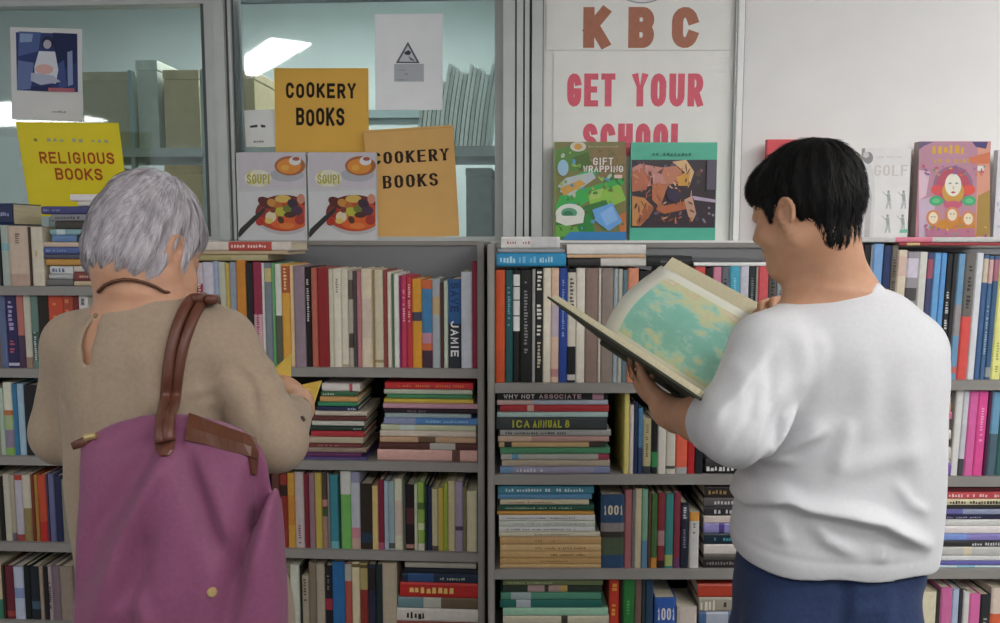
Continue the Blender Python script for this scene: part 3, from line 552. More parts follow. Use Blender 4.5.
row_flat(FB, 'sch2p', BZ[1], [
 (500, 610, 466.5, 475.5, '#9490aa', 'lilac-grey', dict(b=[(0, .12, '#6a90b8'), (.85, 1, '#8088b0')], mk=[(.15, .4, '#d0ccd8', .5)])), (502, 610, 460, 466.5, '#b0a08a', 'beige'), (501, 609, 454, 460, '#a8a69c', 'pinkish grey', dict(b=[(.1, .16, '#5a90b0'), (.9, 1, '#a03a50')])), (500, 610, 447.5, 454, '#458a60', 'green'), (499, 605, 442, 447.5, '#c09c6a', 'tan black-ended', dict(b=[(.05, .12, '#2a2420'), (.85, 1, '#3a302a')])), (498, 609, 436, 442, '#b58a82', 'dusty pink', dict(b=[(0, .3, '#c8aa90')])), (500, 611, 430, 436, '#9c9c98', 'silver grey', mk(.05, .6, '#4a4a48', .4)), (496.5, 607, 417.5, 430, '#383e40', 'thick dark grey', dict(tt=[('ICA', .14, .3, '#b4b83e', .62), ('ANNUAL', .33, .59, '#b4b83e', .62), ('8', .62, .66, '#b4b83e', .62)])), (497, 608, 412, 417.5, '#a6c2bc', 'pale aqua'), (500, 609, 405, 412, '#b52e34', 'red', dict(b=[(.25, .31, '#c8a090')])), (497, 608, 400, 405, '#aab0c0', 'powder blue', dict(b=[(0, .32, '#c8a8a4')])), (497, 608, 392.5, 400, '#1c1c1e', 'topmost black', dict(tt=[('WHY', .06, .19, '#d8d4d0', .6), ('NOT', .22, .34, '#d8d4d0', .6), ('ASSOCIATE', .38, .76, '#c8a8ac', .6)], b=[(.86, .96, '#b08090')]))])
row_up(FB, 'sch2', BZ[1], [
 (624, 629.5, 392, '#d6c666', 'pale yellow'), (629.5, 634, 405, '#d0c2be', 'pinkish white'), (634, 638, 403, '#22345a', 'navy'), (638, 643, 408, '#487ea8', 'blue', dict(b=[(0, .4, '#28406a')])), (643, 651.5, 419, '#b5aa7e', 'olive cream', dict(b=[(0, .14, '#3a3f44')], mk=[(.1, .7, '#6a6040', .3)])), (651.5, 658, 419, '#1b1c1e', 'black green-footed', dict(b=[(.12, .4, '#2c8a4a')])), (658, 666.5, 424, '#d0cabe', 'white'), (666.5, 676, 424, '#cdc5b4', 'cream', dict(b=[(.1, .16, '#504a44')])), (676, 688, 420, '#ee6044', 'coral', dict(b=[(0, .12, '#a8a8a8')])), (688, 695.5, 420, '#c62420', 'bright red'), (695.5, 704, 430, '#1f232a', 'charcoal')])
row_flat(FB, 'sch2q', BZ[1], [(705, 772, 463.5, 475.5, '#1b1b1d', 'black white-lettered', dict(mk=[(.02, .45, '#e0e0e0', .45)])), (706, 770, 458, 463.5, '#4a4448', 'dark grey')])
row_flat(FB, 'sch3p', BZ[2], [
 (500, 601, 564, 570.5, '#cda870', 'bottom tan'), (500, 601, 558, 564, '#c0985c', 'caramel', mk(.4, .7, '#8a6a3c', .3)), (500, 601, 551.5, 558, '#caa268', 'straw', mk(.5, .85, '#7a5c34', .3)), (500, 601, 544.5, 551.5, '#d2ae78', 'pale caramel', mk(.35, .85, '#8a6a3c', .3)), (500, 601, 537, 544.5, '#c69c64', 'biscuit', mk(.35, .55, '#8a6a3c', .3)), (499, 600, 532, 537, '#d0c6aa', 'cream', mk(.35, .7, '#8a8068', .3)), (499, 595, 526.5, 532, '#d2d0ce', 'white', mk(.08, .8, '#6a6a80', .25)), (499, 595, 521, 526.5, '#c6ccbe', 'pale green-white', mk(.1, .9, '#7a6aa0', .2)), (499, 595, 515, 521, '#d0cccb', 'pinkish white', mk(.08, .8, '#7a7a80', .25)), (497, 594, 511, 515, '#c88f34', 'amber'), (498, 594, 505, 511, '#225240', 'dark green', mk(.08, .8, '#a0b8a0', .3)), (500, 589, 499.5, 505, '#c6ba9c', 'buff', mk(.1, .6, '#a06a60', .3)), (498, 592, 494, 499.5, '#568ab4', 'mid blue'), (498, 594, 486, 494, '#418aa4', 'topmost teal', mk(.08, .9, '#d0e0e0', .4))])
row_up(FB, 'sch3', BZ[2], [
 (600.8, 624.5, 495, '#2a4a70', 'very thick blue', dict(d=.16, b=[(.18, .42, '#4a5a40'), (.42, .62, '#38302c'), (.5, .62, '#8a8080')], num=('1001', .12, .92, '#d8ccb0', .73, .86))), (624.5, 632, 490, '#aa6466', 'dusty rose'), (632, 634.5, 490, '#75757a', 'thin grey'), (634.5, 641.5, 489, '#c6b492', 'cream'), (641.5, 648, 489, '#76aa8c', 'mint blue-footed', dict(b=[(0, .35, '#5a88a8')])), (648, 651, 491, '#654636', 'slim brown'), (651, 657.5, 494, '#416a34', 'green orange-footed', dict(b=[(0, .14, '#d08a30')])), (657.5, 665, 493, '#8a2e36', 'crimson patterned', dict(b=[(0, .1, '#2a1c1c'), (.3, .5, '#b08080')])), (665, 673.5, 494, '#358682', 'teal', dict(b=[(.03, .18, '#a0b060')])), (673.5, 680.5, 493, '#8a2e40', 'wine', dict(b=[(0, .14, '#6a3a6a')])), (680.5, 689, 503, '#222638', 'navy-black', dict(b=[(.74, .96, '#3a3c48')], mk=[(.06, .25, '#c0c0c8', .4), (.4, .7, '#8a8a98', .3)])), (689.5, 699.5, 512, '#ccc9c6', 'white orange-topped', dict(b=[(.84, 1, '#dc9438')], mk=[(.2, .5, '#6a6a6a', .3)]))])
row_flat(FB, 'sch3q', BZ[2], [
 (703, 772, 558, 570.5, '#231e1e', 'bottom black', mk(.05, .5, '#8a8280', .3)), (704, 772, 555, 558, '#6a605c', 'thin grey-brown'), (704, 772, 544.5, 555, '#d2c8c2', 'white'), (704, 772, 533.5, 544.5, '#14283a', 'dark teal-blue', mk(.15, .5, '#4a9aa8', .3)), (704, 772, 523.5, 533.5, '#918ac8', 'lilac', dict(b=[(.22, .3, '#4a3a8a')])), (704, 772, 516, 523.5, '#d8c8c0', 'pinkish white'), (704, 772, 507, 516, '#28262a', 'charcoal white-lettered', mk(.15, .6, '#d0ccd0', .45)), (704, 772, 498, 507, '#5a5456', 'grey', mk(.15, .5, '#c8c4c6', .4)), (705, 772, 486, 498, '#2a2420', 'topmost black gold-lettered', mk(.05, .55, '#a88a58', .35))])
row_flat(FB, 'sch4p', BZ[3], [
 (503, 609, 640, 655, '#5a6a50', 'moss'), (503, 609, 624, 640, '#a89a80', 'thick sand'), (503, 609, 616, 624, '#c2bba0', 'cream', dict(b=[(.55, .61, '#3a3428')])), (503, 608, 608, 616, '#90c2a2', 'mint'), (500, 602, 600, 608, '#1a665c', 'dark teal', dict(b=[(.16, .3, '#a8b0b8')])), (501, 601, 592.5, 600, '#468a70', 'sea green', dict(b=[(.1, .3, '#98a8a8')])), (503, 602, 585.5, 592.5, '#2c382e', 'blackish green', dict(b=[(.25, .42, '#a88a88'), (.46, .58, '#a88a80'), (.58, .65, '#b8984a')])), (503, 603, 580, 585.5, '#6c7a4c', 'topmost olive', mk(.05, .5, '#a8b080', .3))])
row_up(FB, 'sch4', BZ[3], [
 (609, 619, 580, '#cc3320', 'red yellow-lettered', mk(.05, .5, '#d8a040', .5)), (619, 622.5, 581, '#2a1a18', 'thin black'), (622.5, 634.5, 577, '#267a34', 'thick green', dict(mk=[(.3, .5, '#5aa858', .3)])), (634.5, 641.5, 579, '#785a52', 'brown'), (641.5, 645, 580, '#2a3a3a', 'slim dark teal'), (645, 653, 580, '#264260', 'navy'), (654.5, 676, 598, '#2c5cb4', 'very thick blue', dict(d=.13, num=('1001', .14, .94, '#d8d8e0', .6, .82))), (677, 697, 607, '#d0c2b8', 'short white', dict(d=.12))])
row_flat(FB, 'sch4q', BZ[3], [(699, 772, 627, 655, '#6a5a50', 'thick brown'), (699, 772, 612, 627, '#42669a', 'blue white-striped', dict(b=[(.1, .4, '#a8b0c0')])), (699, 772, 597.5, 612, '#a09a88', 'grey figure-patterned', dict(mk=[(.02, .3, '#e0d8c8', .8), (.08, .4, '#3a342c', .45)])), (698, 772, 584, 597.5, '#c63c22', 'topmost red')])
# --- bookcase under the golf book
row_up(FB, 'golf1', Z4[0], [
 (852, 859, 244, '#3a3632', 'dark brown'), (859, 866, 245, '#1f1f21', 'black'), (866, 868.5, 245, '#8a8f98', 'thin grey'), (868.5, 879, 244, '#76a8de', 'light blue'), (879, 887, 246, '#263868', 'navy'), (887, 893.5, 246, '#70685e', 'grey-brown', mk(.1, .5, '#40382f', .5)), (893.5, 903, 250, '#dccdb4', 'cream', dict(b=[(.8, .95, '#d8b8a8')])), (903, 915, 252, '#9a949c', 'picture-spined grey', dict(b=[(.62, .72, '#504a4c'), (.8, .95, '#d0c8d8'), (.3, .45, '#5a5458')])), (915, 923.5, 252, '#d6d5cc', 'white'), (923.5, 930, 253, '#464a74', 'slate violet', dict(b=[(.8, .95, '#a85068')])), (930, 937, 253, '#66a8e2', 'sky blue'), (937, 943, 253, '#5a9cdc', 'azure'), (943, 949, 254, '#25292e', 'black white-lettered', mk(.3, .6, '#c8ccc8', .5)), (949, 954, 254, '#303032', 'charcoal'), (954, 961.5, 254, '#6a9cc4', 'denim blue', dict(b=[(.35, .6, '#9a9498'), (.05, .1, '#d06a60')])), (961.5, 972, 253, '#706c68', 'grey red-bottomed', dict(b=[(0, .5, '#e8504a')], mk=[(.1, .45, '#3a3836', .4)])), (972, 979.5, 253, '#d8dce0', 'silver white'), (979.5, 985, 255, '#426698', 'mid blue', dict(b=[(.78, .97, '#d2bfa8')])), (985, 990, 256, '#48709a', 'steel blue', dict(b=[(.78, .97, '#d0a8a0')], mk=[(.4, .8, '#a8bccc', .4)])), (990, 996, 256, '#3c6088', 'dark blue', dict(b=[(.8, .97, '#b06a80'), (.02, .1, '#98a0a8')])), (996, 1006, 256, '#e6e684', 'pale yellow', mk(.7, .95, '#a8a850', .3)), (1006, 1018, 256, '#9c8a6a', 'tan'), (1018, 1034, 256, '#5a6a7a', 'blue-grey')], lean=1.6)
row_flat(FB, 'golftop', FB.px(930, 252, BV)[1] + .016, [(899, 1030, 242.5, 248.5, '#a8323a', 'crimson', dict(b=[(.06, .16, '#dcb878')], d=.22)), (862, 1030, 237, 242.5, '#c4c4c2', 'grey white', dict(b=[(.2, .42, '#e07890')], d=.22))])
row_flat(FB, 'golf2p', Z4[1], [
 (926, 951, 463, 477.6, '#7a56b0', 'purple'), (926, 950, 460, 463, '#d0c8c8', 'thin white'), (927, 951, 447, 460, '#ccc2b4', 'cream'), (927, 950, 440, 447, '#4a3a34', 'dark brown'), (927, 951, 430, 440, '#d8cfc0', 'ivory'), (926, 950, 420, 430, '#6a6060', 'grey'), (926, 952, 412, 420, '#d87090', 'pink white-panelled', dict(b=[(.5, .85, '#e8d8dc')])), (927, 951, 403, 412, '#ccb08a', 'tan'), (927, 951, 396.5, 403, '#d8c8cc', 'pinkish white'), (928, 952, 390.5, 396.5, '#2a2628', 'topmost black')], depth=.13)
row_up(FB, 'golf2', Z4[1], [
 (952.5, 960, 390, '#dcdcd8', 'white'), (960, 966, 391, '#cbcbd4', 'silver lilac', dict(b=[(0, .2, '#4a4a52')])), (966, 975, 391, '#e462a8', 'pink'), (975, 985, 391, '#ee4c9c', 'hot pink', mk(.2, .6, '#f0a8cc', .3)), (985, 989, 392, '#561e44', 'slim plum'), (989, 998, 392, '#68a0c4', 'blue slate-footed', dict(b=[(0, .5, '#506a78')])), (998, 1008, 392, '#376a66', 'dark teal'), (1008, 1024, 392, '#2f5a58', 'deep green')], lean=1.6)
row_flat(FB, 'golf3p', Z4[2], [
 (930, 1020, 565.5, 570, '#ccdfe6', 'icy white', dict(b=[(.3, .5, '#8ac0d8')])), (936, 1020, 561, 565.5, '#6864b4', 'purple'), (938, 1020, 556, 561, '#d4d4d4', 'white'), (940, 1020, 547, 556, '#c2c1bd', 'silver grey', dict(b=[(.3, .4, '#d8ccb0')])), (940, 1020, 541, 547, '#303032', 'black', dict(mk=[(.4, .95, '#d0d0d0', .5)])), (944, 1020, 534, 541, '#7896de', 'cornflower blue', dict(b=[(.3, 1, '#8a80c8')])), (941, 1020, 526, 534, '#e4dcdc', 'pinkish white'), (941, 1020, 519.5, 526, '#d6d5d2', 'bone white'), (943, 1020, 515, 519.5, '#282848', 'dark navy', mk(.05, .5, '#a8a8c0', .3)), (944, 1020, 509, 515, '#6866aa', 'violet blue', dict(b=[(.25, 1, '#9098b8')])), (946, 1020, 505.5, 509, '#2e2c2c', 'thin black'), (946, 1020, 499, 505.5, '#d8cca8', 'cream', dict(mk=[(.05, .9, '#3a342c', .5)])), (945, 1020, 492, 499, '#d64c54', 'red', dict(mk=[(.05, .9, '#f0c8c8', .5)])), (944, 1020, 487, 492, '#641a24', 'topmost dark red')])
row_up(FB, 'golf4', Z4[3], [
 (908, 920, 591, '#a89c88', 'stone'), (920, 935.5, 592, '#dcd4b2', 'cream'), (935.5, 939.5, 592, '#3a3634', 'thin charcoal'), (939.5, 951, 588, '#d868a2', 'rose pink'), (951, 958, 589, '#aebed8', 'pale blue'), (958, 962, 590, '#3a3a44', 'thin slate'), (962, 968.5, 592, '#d6d3d0', 'white'), (968.5, 979.5, 594, '#e468aa', 'bright pink'), (979.5, 990, 595, '#2c3032', 'black', mk(.4, .8, '#a8a8a8', .4)), (990, 1003, 588, '#dcc8b8', 'cream orange-bottomed', dict(b=[(0, .6, '#e8643a')])), (1003, 1020, 590, '#8a8a90', 'grey')])
PLACE = {
 'rel0': 'standing atop the bookcase under religious sign', 'relpile': 'in tall pile beside the grey-haired woman', 'relpile2': 'in low pile behind the grey-haired head',
 'rel1': 'first shelf under religious sign', 'rel2': 'second shelf under religious sign', 'rel3': 'third shelf under religious sign', 'rel4': 'bottom shelf under religious sign',
 'cook1': 'top shelf under cookery signs', 'cooktop': 'lying atop books under cookery signs', 'cook2a': 'pile by the yellow booklet', 'cook2b': 'second pile under cookery signs', 'cook3': 'third shelf under cookery signs', 'cook4': 'bottom shelf under cookery signs', 'cook4p': 'bottom shelf pile under cookery signs',
 'sch1': 'shelf behind the open atlas', 'schtop': 'pile atop orange-red book', 'schtop2': 'pile under gift wrapping book', 'schtop3': 'lying flat under teal art book', 'schtop4': 'lying flat beside the reading face',
 'sch2p': 'tall pile below the atlas', 'sch2': 'shelf beneath the hand with atlas', 'sch2q': 'lying flat beneath white sleeve', 'sch3p': 'tall tan pile under school poster', 'sch3': 'third shelf under school poster', 'sch3q': 'pile beside white shirt hem', 'sch4p': 'green pile on bottom shelf', 'sch4': 'bottom shelf under school poster', 'sch4q': 'bottom pile beside blue jeans',
 'golf1': 'first shelf under golf book', 'golftop': 'lying flat under golf book', 'golf2p': 'pile of small spines behind white shirt', 'golf2': 'second shelf under golf book', 'golf3p': 'third shelf pile under golf book', 'golf4': 'bottom shelf under golf book'}
prev = {}
used = {}
for o, desc, key, how in ALLB:
    p = prev.get(key); nb = ''
    if p: nb = (', on top of the %s one' if how == 'flat' else ', next to the %s one') % p
    lab = '%s book%s, %s' % (desc, nb, PLACE[key])
    if len(lab.replace('-', ' ').split()) > 16: lab = lab.replace(' the ', ' ', 1)
    if len(lab.replace('-', ' ').split()) > 16: lab = lab.replace(' one,', ',')
    if len(lab.replace('-', ' ').split()) > 16: lab = '%s book, %s' % (desc, PLACE[key])
    if lab in used: print('DUP', lab)
    used[lab] = 1
    tag(o, lab, 'book', PLACE[key] + ' books' if False else 'books: ' + PLACE[key]); prev[key] = desc
print('BOOKS', len(ALLB))
# ------------------------------------------------------------------ signs and display books
def flatm(h, r=.55): return mat(h, r, .02, 25, .3)
class PX:
    """maps picture coordinates on an upright plane of a frame to local (s, t) of a sheet whose lower left corner is (x0, y1)"""
    def __init__(s, fr, x0, y0, x1, y1, v):
        s.fr, s.v = fr, v; s.u0, s.zb = fr.px(x0, y1, v); s.u1, s.zt = fr.px(x1, y0, v); s.w = s.u1 - s.u0; s.h = s.zt - s.zb
    def __call__(s, x, y):
        u, z = s.fr.px(x, y, s.v); return (u - s.u0, z - s.zb)
    def pts(s, L): return [s(x, y) for x, y in L]
    def scale(s): return s.w / 100
def paper(px, name, col, th, label, cat, rot=0.0, tilt=0.0, group=None, curl=0):
    mb = MB(); n = 6; w, h = px.w, px.h
    vs = []; fs = []
    for j in range(n + 1):
        f = j / n; y = -curl * (1 - f) ** 3
        vs += [(0, y, h * f), (w, y, h * f), (w, y + th, h * f), (0, y + th, h * f)]
    for j in range(n):
        for k in range(4): fs.append((j * 4 + k, j * 4 + (k + 1) % 4, j * 4 + 4 + (k + 1) % 4, j * 4 + 4 + k))
    fs += [(3, 2, 1, 0), tuple(n * 4 + k for k in range(4))]
    mb.add(vs, fs, mat(col, .6, .03, 12, .25)); o = mb.build(name)
    o.matrix_world = Matrix.Translation(px.fr.at(px.u0, px.v, px.zb)) @ Matrix.Rotation(px.fr.a, 4, 'Z') @ Matrix.Rotation(rad(rot), 4, 'Y') @ Matrix.Rotation(rad(tilt), 4, 'X')
    return tag(o, label, cat, group)
def words_on(px, sh, text, x0, y0, x1, y1, m, tv, th, **k):
    a = px(x0, y1); b = px(x1, y0); q = px.w / (px.fr.px(1, 200, px.v)[0] - px.fr.px(0, 200, px.v)[0])
    unit = px.fr.px(501, 200, px.v)[0] - px.fr.px(500, 200, px.v)[0]
    sh.quads(letters(text, b[0] - a[0], b[1] - a[1], tv * unit, th * unit, **k), m, a[0], a[1])
GVS = GV + .0245
# photo calendar
px = PX(FA, 12, 26, 78, 119, GVS); o = paper(px, 'photo_calendar', '#e3e3e4', .002, 'white calendar page with a blue photograph taped inside the glass', 'calendar', rot=2.2)
sh = Sheet(); sh.rect(*px(16, 90), *px(74, 31), flatm('#33427a')); 
for c, L in (('#55689f', [(16, 31), (38, 31), (36, 50), (16, 56)]), ('#8fa6cf', [(17, 33), (30, 33), (29, 41), (17, 42)]), ('#222c58', [(50, 31), (74, 31), (74, 60), (56, 70), (52, 50)]), ('#6b7db0', [(16, 60), (32, 62), (30, 88), (16, 90)]), ('#455691', [(56, 62), (62, 58), (66, 84), (58, 88)]), ('#8d9bc2', [(65, 50), (70, 48), (72, 82), (67, 84)]), ('#27315f', [(30, 86), (50, 84), (56, 90), (30, 90)])): sh.poly(px.pts(L), flatm(c))
sh.poly(px.pts(ell2(45, 41, 6, 6.5)), flatm('#2a2f4c')); sh.poly(px.pts(ell2(45, 43, 4, 4.5)), flatm('#b9b4c4'))
sh.poly(px.pts([(37, 50), (53, 50), (57, 68), (55, 82), (34, 80), (33, 66)]), flatm('#dfe3ee')); sh.poly(px.pts(ell2(43, 68, 9, 5)), flatm('#e2b5b0')); sh.poly(px.pts([(30, 72), (52, 74), (60, 80), (40, 84), (30, 80)]), flatm('#b9bfd6'))
sh.rect(*px(48, 90), *px(74, 86), flatm('#b86a78')); o2 = sh.mb.build('photograph', o)
sh = Sheet(); sh.quads(scribble(.045, .006, 7, random.Random(3)), flatm('#8a8c92'), *px(52, 111)); sh.mb.build('printed_date', o)
# religious books sign
px = PX(FA, 31, 122, 126, 216, GV - .02); o = paper(px, 'religious_sign', '#f2de2e', .003, 'yellow religious books sign leaning on the glass above the grey-haired woman', 'sign', rot=1.0, tilt=11)
sh = Sheet(); sh.rect(.004, .004, px.w - .004, px.h - .004, mat('#f4e02a', .35, .04, 10, .4))
R_ = flatm('#b8531c')
words_on(px, sh, 'RELIGIOUS', 46, 151, 119, 163, R_, 2.0, 2.2, gap=.25); words_on(px, sh, 'BOOKS', 60, 167, 106, 179, R_, 2.0, 2.2, gap=.25)
sh.mb.build('sign_print', o)
sh = Sheet(); sh.quads(scribble(px.w * .75, .012, 12, random.Random(8)), flatm('#b9b88e'), *px(42, 142)); sh.mb.build('faded_line', o)
# small white sticker
px = PX(FA, 246, 110, 275, 147, GVS); o = paper(px, 'white_sticker', '#e9eae8', .001, 'small white sticker on the glass beside first cookery sign', 'sticker', rot=-1.5)
sh = Sheet(); sh.poly(px.pts([(250, 126), (258, 125), (258, 127.5), (251, 128)]), flatm('#3a3c40')); sh.poly(px.pts([(261, 125), (266, 126), (266, 128), (262, 128)]), flatm('#3a3c40')); sh.quads(scribble(.032, .006, 6, random.Random(5)), flatm('#6a6c70'), *px(254, 143)); sh.mb.build('printed_mark', o)
# first cookery sign
INK = flatm('#22190f', .7)
px = PX(FA, 275.5, 67, 367.5, 152, GV + .018); o = paper(px, 'cookery_sign', '#e8b654', .0015, 'orange cookery books sign with hand-drawn letters, upper of the two', 'sign', rot=.6)
sh = Sheet(); words_on(px, sh, 'COOKERY', 285.5, 82, 355, 98, INK, 2.6, 3.0, gap=.28, wob=.05); words_on(px, sh, 'BOOKS', 296, 107.5, 344, 126, INK, 2.7, 3.2, gap=.22, wob=.07); sh.mb.build('hand_lettering', o)
# warning notice
px = PX(FA, 375.5, 13, 442, 110, GVS); o = paper(px, 'warning_notice', '#f6f8fc', .0008, 'white notice with small grey warning triangle taped on glass', 'notice', rot=.4)
sh = Sheet(); GR = flatm('#5c6268'); G2 = flatm('#b7bcc4')
sh.rect(*px(394, 81.5), *px(423.5, 63.5), G2); sh.poly(px.pts([(395.5, 63), (419.5, 63), (407.5, 41.5)]), GR); sh.poly(px.pts([(398.5, 61.5), (416.5, 61.5), (407.5, 45)]), flatm('#ccd0d8'))
sh.poly(px.pts([(403.5, 52.5), (408, 50), (411, 52), (409, 55), (405, 54.5)]), flatm('#3c4248')); sh.poly(px.pts([(408, 56), (413, 59), (415, 61), (410, 60)]), flatm('#6b7178'))
for (a, y, n) in ((399, 71, 8), (404, 75, 5), (396, 80.5, 14)): sh.quads(scribble(.0025 * n, .0055 if n != 14 else .004, n, random.Random(n)), flatm('#858c96'), *px(a, y))
sh.mb.build('warning_print', o)
# second cookery sign (big plain envelope)
px = PX(FA, 371, 129.5, 459, 240.3, GV - .003); o = paper(px, 'cookery_envelope', '#deb06c', .003, 'tan envelope with printed cookery books heading, half behind soup cookbook', 'sign', rot=-3.0)
sh = Sheet(); I2 = flatm('#33231a', .7); words_on(px, sh, 'COOKERY', 376.5, 152.5, 453, 165, I2, 3.0, 1.5, gap=.34, serif=.22); words_on(px, sh, 'BOOKS', 386, 176.5, 441, 189.5, I2, 3.0, 1.5, gap=.34, serif=.22)
sh.poly([(.002, px.h - .006), (px.w - .002, px.h - .006), (px.w - .002, px.h - .007), (.002, px.h - .007)], flatm('#b98848')); sh.mb.build('printed_heading', o)
# --- face-out display books
def display_book(fr, x0, y0, x1, y1, v1, th, col, label, cat='book', tilt=0.0, spinecol=None, group=None):
    px = PX(fr, x0, y0, x1, y1, v1 - th); w, h = px.w, px.h
    mb = MB(); m = mat(col, .35, .04, 20, .45); ms = mat(spinecol or col, .4, .04, 20, .4)
    mb.box((w / 2, .0012, h / 2), (w, .0024, h), m); mb.box((w / 2, th - .0012, h / 2), (w, .0024, h), m); mb.box((.0012, th / 2, h / 2), (.0024, th - .0052, h), ms)
    o = mb.build('book'); pm = MB(); pm.box((w / 2 + .0005, th / 2, h / 2), (w - .006, th - .006, h - .006), PAGE); pm.build('pages', o)
    o.matrix_world = Matrix.Translation(fr.at(px.u0, px.v, zS + .0005 if fr is FA else zL + .0005)) @ Matrix.Rotation(fr.a, 4, 'Z') @ Matrix.Rotation(rad(tilt), 4, 'X')
    return tag(o, label, cat, group), px
def C(h): return mat(h, .32, .03, 30, .45)
for i, dx in enumerate((0, 71.2)):
    o, px = display_book(FA, 238.5 + dx, 152.5, 305.5 + dx * .985, 240.5, .2955, .019, '#c8c8cc', ['pale soup cookbook standing face-out beside the window post', 'pale soup cookbook standing face-out against the tan envelope'][i], spinecol='#2c2420', group='soup cookbooks on display')
    sh = Sheet(.00004); D = lambda L: px.pts([(x + dx * .99, y) for x, y in L])
    sh.poly(D([(238.5, 188), (305, 188), (305, 152.5), (238.5, 152.5)]), C('#c9c3cc')); sh.poly(D([(238.5, 240), (305, 240), (305, 190), (238.5, 192)]), C('#d2d3d6'))
    sh.poly(D(ell2(287, 175, 17, 7)), C('#aeb0b8')); sh.poly(D(ell2(290, 167, 15.5, 9.5, a0=180, a1=360)), C('#b0703a')); sh.poly(D(ell2(290, 166, 15.5, 9.8)), C('#a9653c')); sh.poly(D(ell2(289, 166.5, 12, 7.5)), C('#dd8f36')); sh.poly(D(ell2(285, 168, 4, 3)), C('#e5a843')); sh.poly(D(ell2(295, 161, 6, 4.5)), C('#dfdedd')); sh.poly(D(ell2(296, 159, 3.6, 2)), C('#a4544c'))
    sh.poly(D(ell2(258, 178.5, 13.5, 8.5)), C('#dcdccb'))
    rr = random.Random(4)
    for k in range(9): sh.poly(D(ell2(258 + rr.uniform(-10, 10), 178.5 + rr.uniform(-5, 5), 3.2, 2.2, 12, rr.uniform(0, 180))), C(rr.choice(['#e6e2b0', '#d3cf98', '#e8e6d2'])))
    a = px(247 + dx * .99, 184); unit = px.w / 67; sh.quads(letters('SOUP!', 22 * unit, 9 * unit, 1.5 * unit, 1.5 * unit, .2), C('#b3a94a'), *a)
    # big bowl
    sh.poly(D([(238.5, 233), (240, 229), (255, 215), (258, 218), (244, 231), (239, 236)]), C('#3a3632'))
    clip = lambda L: [(min(x, 305), y) for x, y in L]
    sh.poly(D(clip(ell2(285, 215, 30, 20, 36))), C('#bdbcbe')); sh.poly(D(clip(ell2(284, 213, 28.5, 18, 36))), C('#6e2a26')); sh.poly(D(clip(ell2(285, 216, 26, 15.5, 36))), C('#c2461f')); sh.poly(D(clip(ell2(288, 222, 18, 8, 30))), C('#d9622c'))
    for (x, y, a_, b_, ang, c) in ((266, 203, 9, 5, 30, '#5b2320'), (264, 213, 6, 5, 0, '#9c2f22'), (272, 203, 5, 4, 20, '#c98b3c'), (283, 199, 8, 4, 0, '#d3b25a'), (279, 207, 5, 4, 40, '#b56a2c'), (281, 212, 6, 4.6, 10, '#b7b43c'), (288, 209, 5, 4, 0, '#6f7a2c'), (293, 204, 6, 4.5, 30, '#3c2a3c'), (297, 211, 6, 5, 0, '#4a3148'), (301, 199, 4, 5, 0, '#c98a72'), (290, 215, 6, 3, 0, '#4c2c26'), (271, 217, 5.5, 5.5, 10, '#ddd0b0'), (269, 221, 4, 3, 0, '#d8c070'), (281, 220, 4, 3, 60, '#55301c'), (300, 220, 5, 5, 0, '#a6352a'), (260, 222, 4, 4, 0, '#b3321f'), (287, 226, 8, 3, 0, '#e07c3a'), (273, 210, 3, 3, 0, '#7a3a2a')):
        sh.poly(D(clip(ell2(x, y, a_, b_, 14, ang))), C(c))
    sh.poly(D([(238.5, 235), (240, 230), (258, 213), (262, 209), (266, 207), (265, 212), (260, 217), (246, 231), (239.5, 238)]), C('#2f2b2a'))
    sh.mb.build('cover_print', o)
# gift wrapping book
o, px = display_book(FB, 553.5, 142, 626, 240.5, .2985, .022, '#7d8a4a', 'gift wrapping book with green parcels standing under the school poster', spinecol='#d8d8d0')
sh = Sheet(.00004); T = px.pts
for c, L in (('#7c7a46', [(556, 240), (626, 240), (626, 142), (556, 142)]), ('#8a7348', [(592, 150), (626, 144), (626, 175), (590, 178)]), ('#5a8a3c', [(556, 150), (580, 143), (592, 160), (575, 172), (556, 168)]), ('#4c6a2c', [(572, 158), (588, 152), (592, 164), (580, 172)]),
             ('#3fae52', [(556, 206), (560, 196), (600, 184), (622, 178), (624, 184), (590, 200), (572, 212), (556, 216)]), ('#44b266', [(570, 178), (592, 168), (600, 172), (576, 190)]), ('#b9c2c6', [(558, 186), (566, 178), (592, 172), (596, 178), (570, 196), (560, 192)]), ('#d0a04a', [(560, 188), (580, 180), (586, 184), (564, 196)]),
             ('#8fc24e', [(588, 196), (620, 184), (626, 200), (604, 210), (590, 204)]), ('#a9c86a', [(590, 192), (604, 188), (600, 198), (590, 200)]), ('#3d7a3a', [(584, 206), (606, 200), (614, 216), (590, 222)]), ('#2f8a3e', [(556, 222), (590, 214), (596, 236), (556, 240)]), ('#6bb04a', [(556, 226), (575, 222), (580, 234), (556, 238)]), ('#c8773e', [(618, 216), (626, 212), (626, 232), (620, 234)])): sh.poly(T(L), C(c))
rr = random.Random(21)
for k in range(90):
    x, y = rr.uniform(558, 623), rr.uniform(150, 229); c = rr.choice(['#4a8a3a', '#7aa84a', '#2f7a44', '#9ab85a', '#5a9ac0', '#c8b060', '#3c6a34', '#b8c8b0', '#6a7a3a']) if y > 172 or x < 580 else rr.choice(['#7a6a42', '#8a7a4a', '#6a6a3c', '#94804e'])
    sh.poly(T(ell2(x, y, rr.uniform(1.2, 4), rr.uniform(.7, 2), 9, rr.uniform(0, 180))), C(c))
sh.poly(T(ell2(563, 168, 5.5, 8)), C('#9cc4da')); sh.poly(T(ell2(578, 147, 8, 5)), C('#d6d2c0')); sh.poly(T(ell2(578, 147, 4, 3)), C('#d49a3c'))
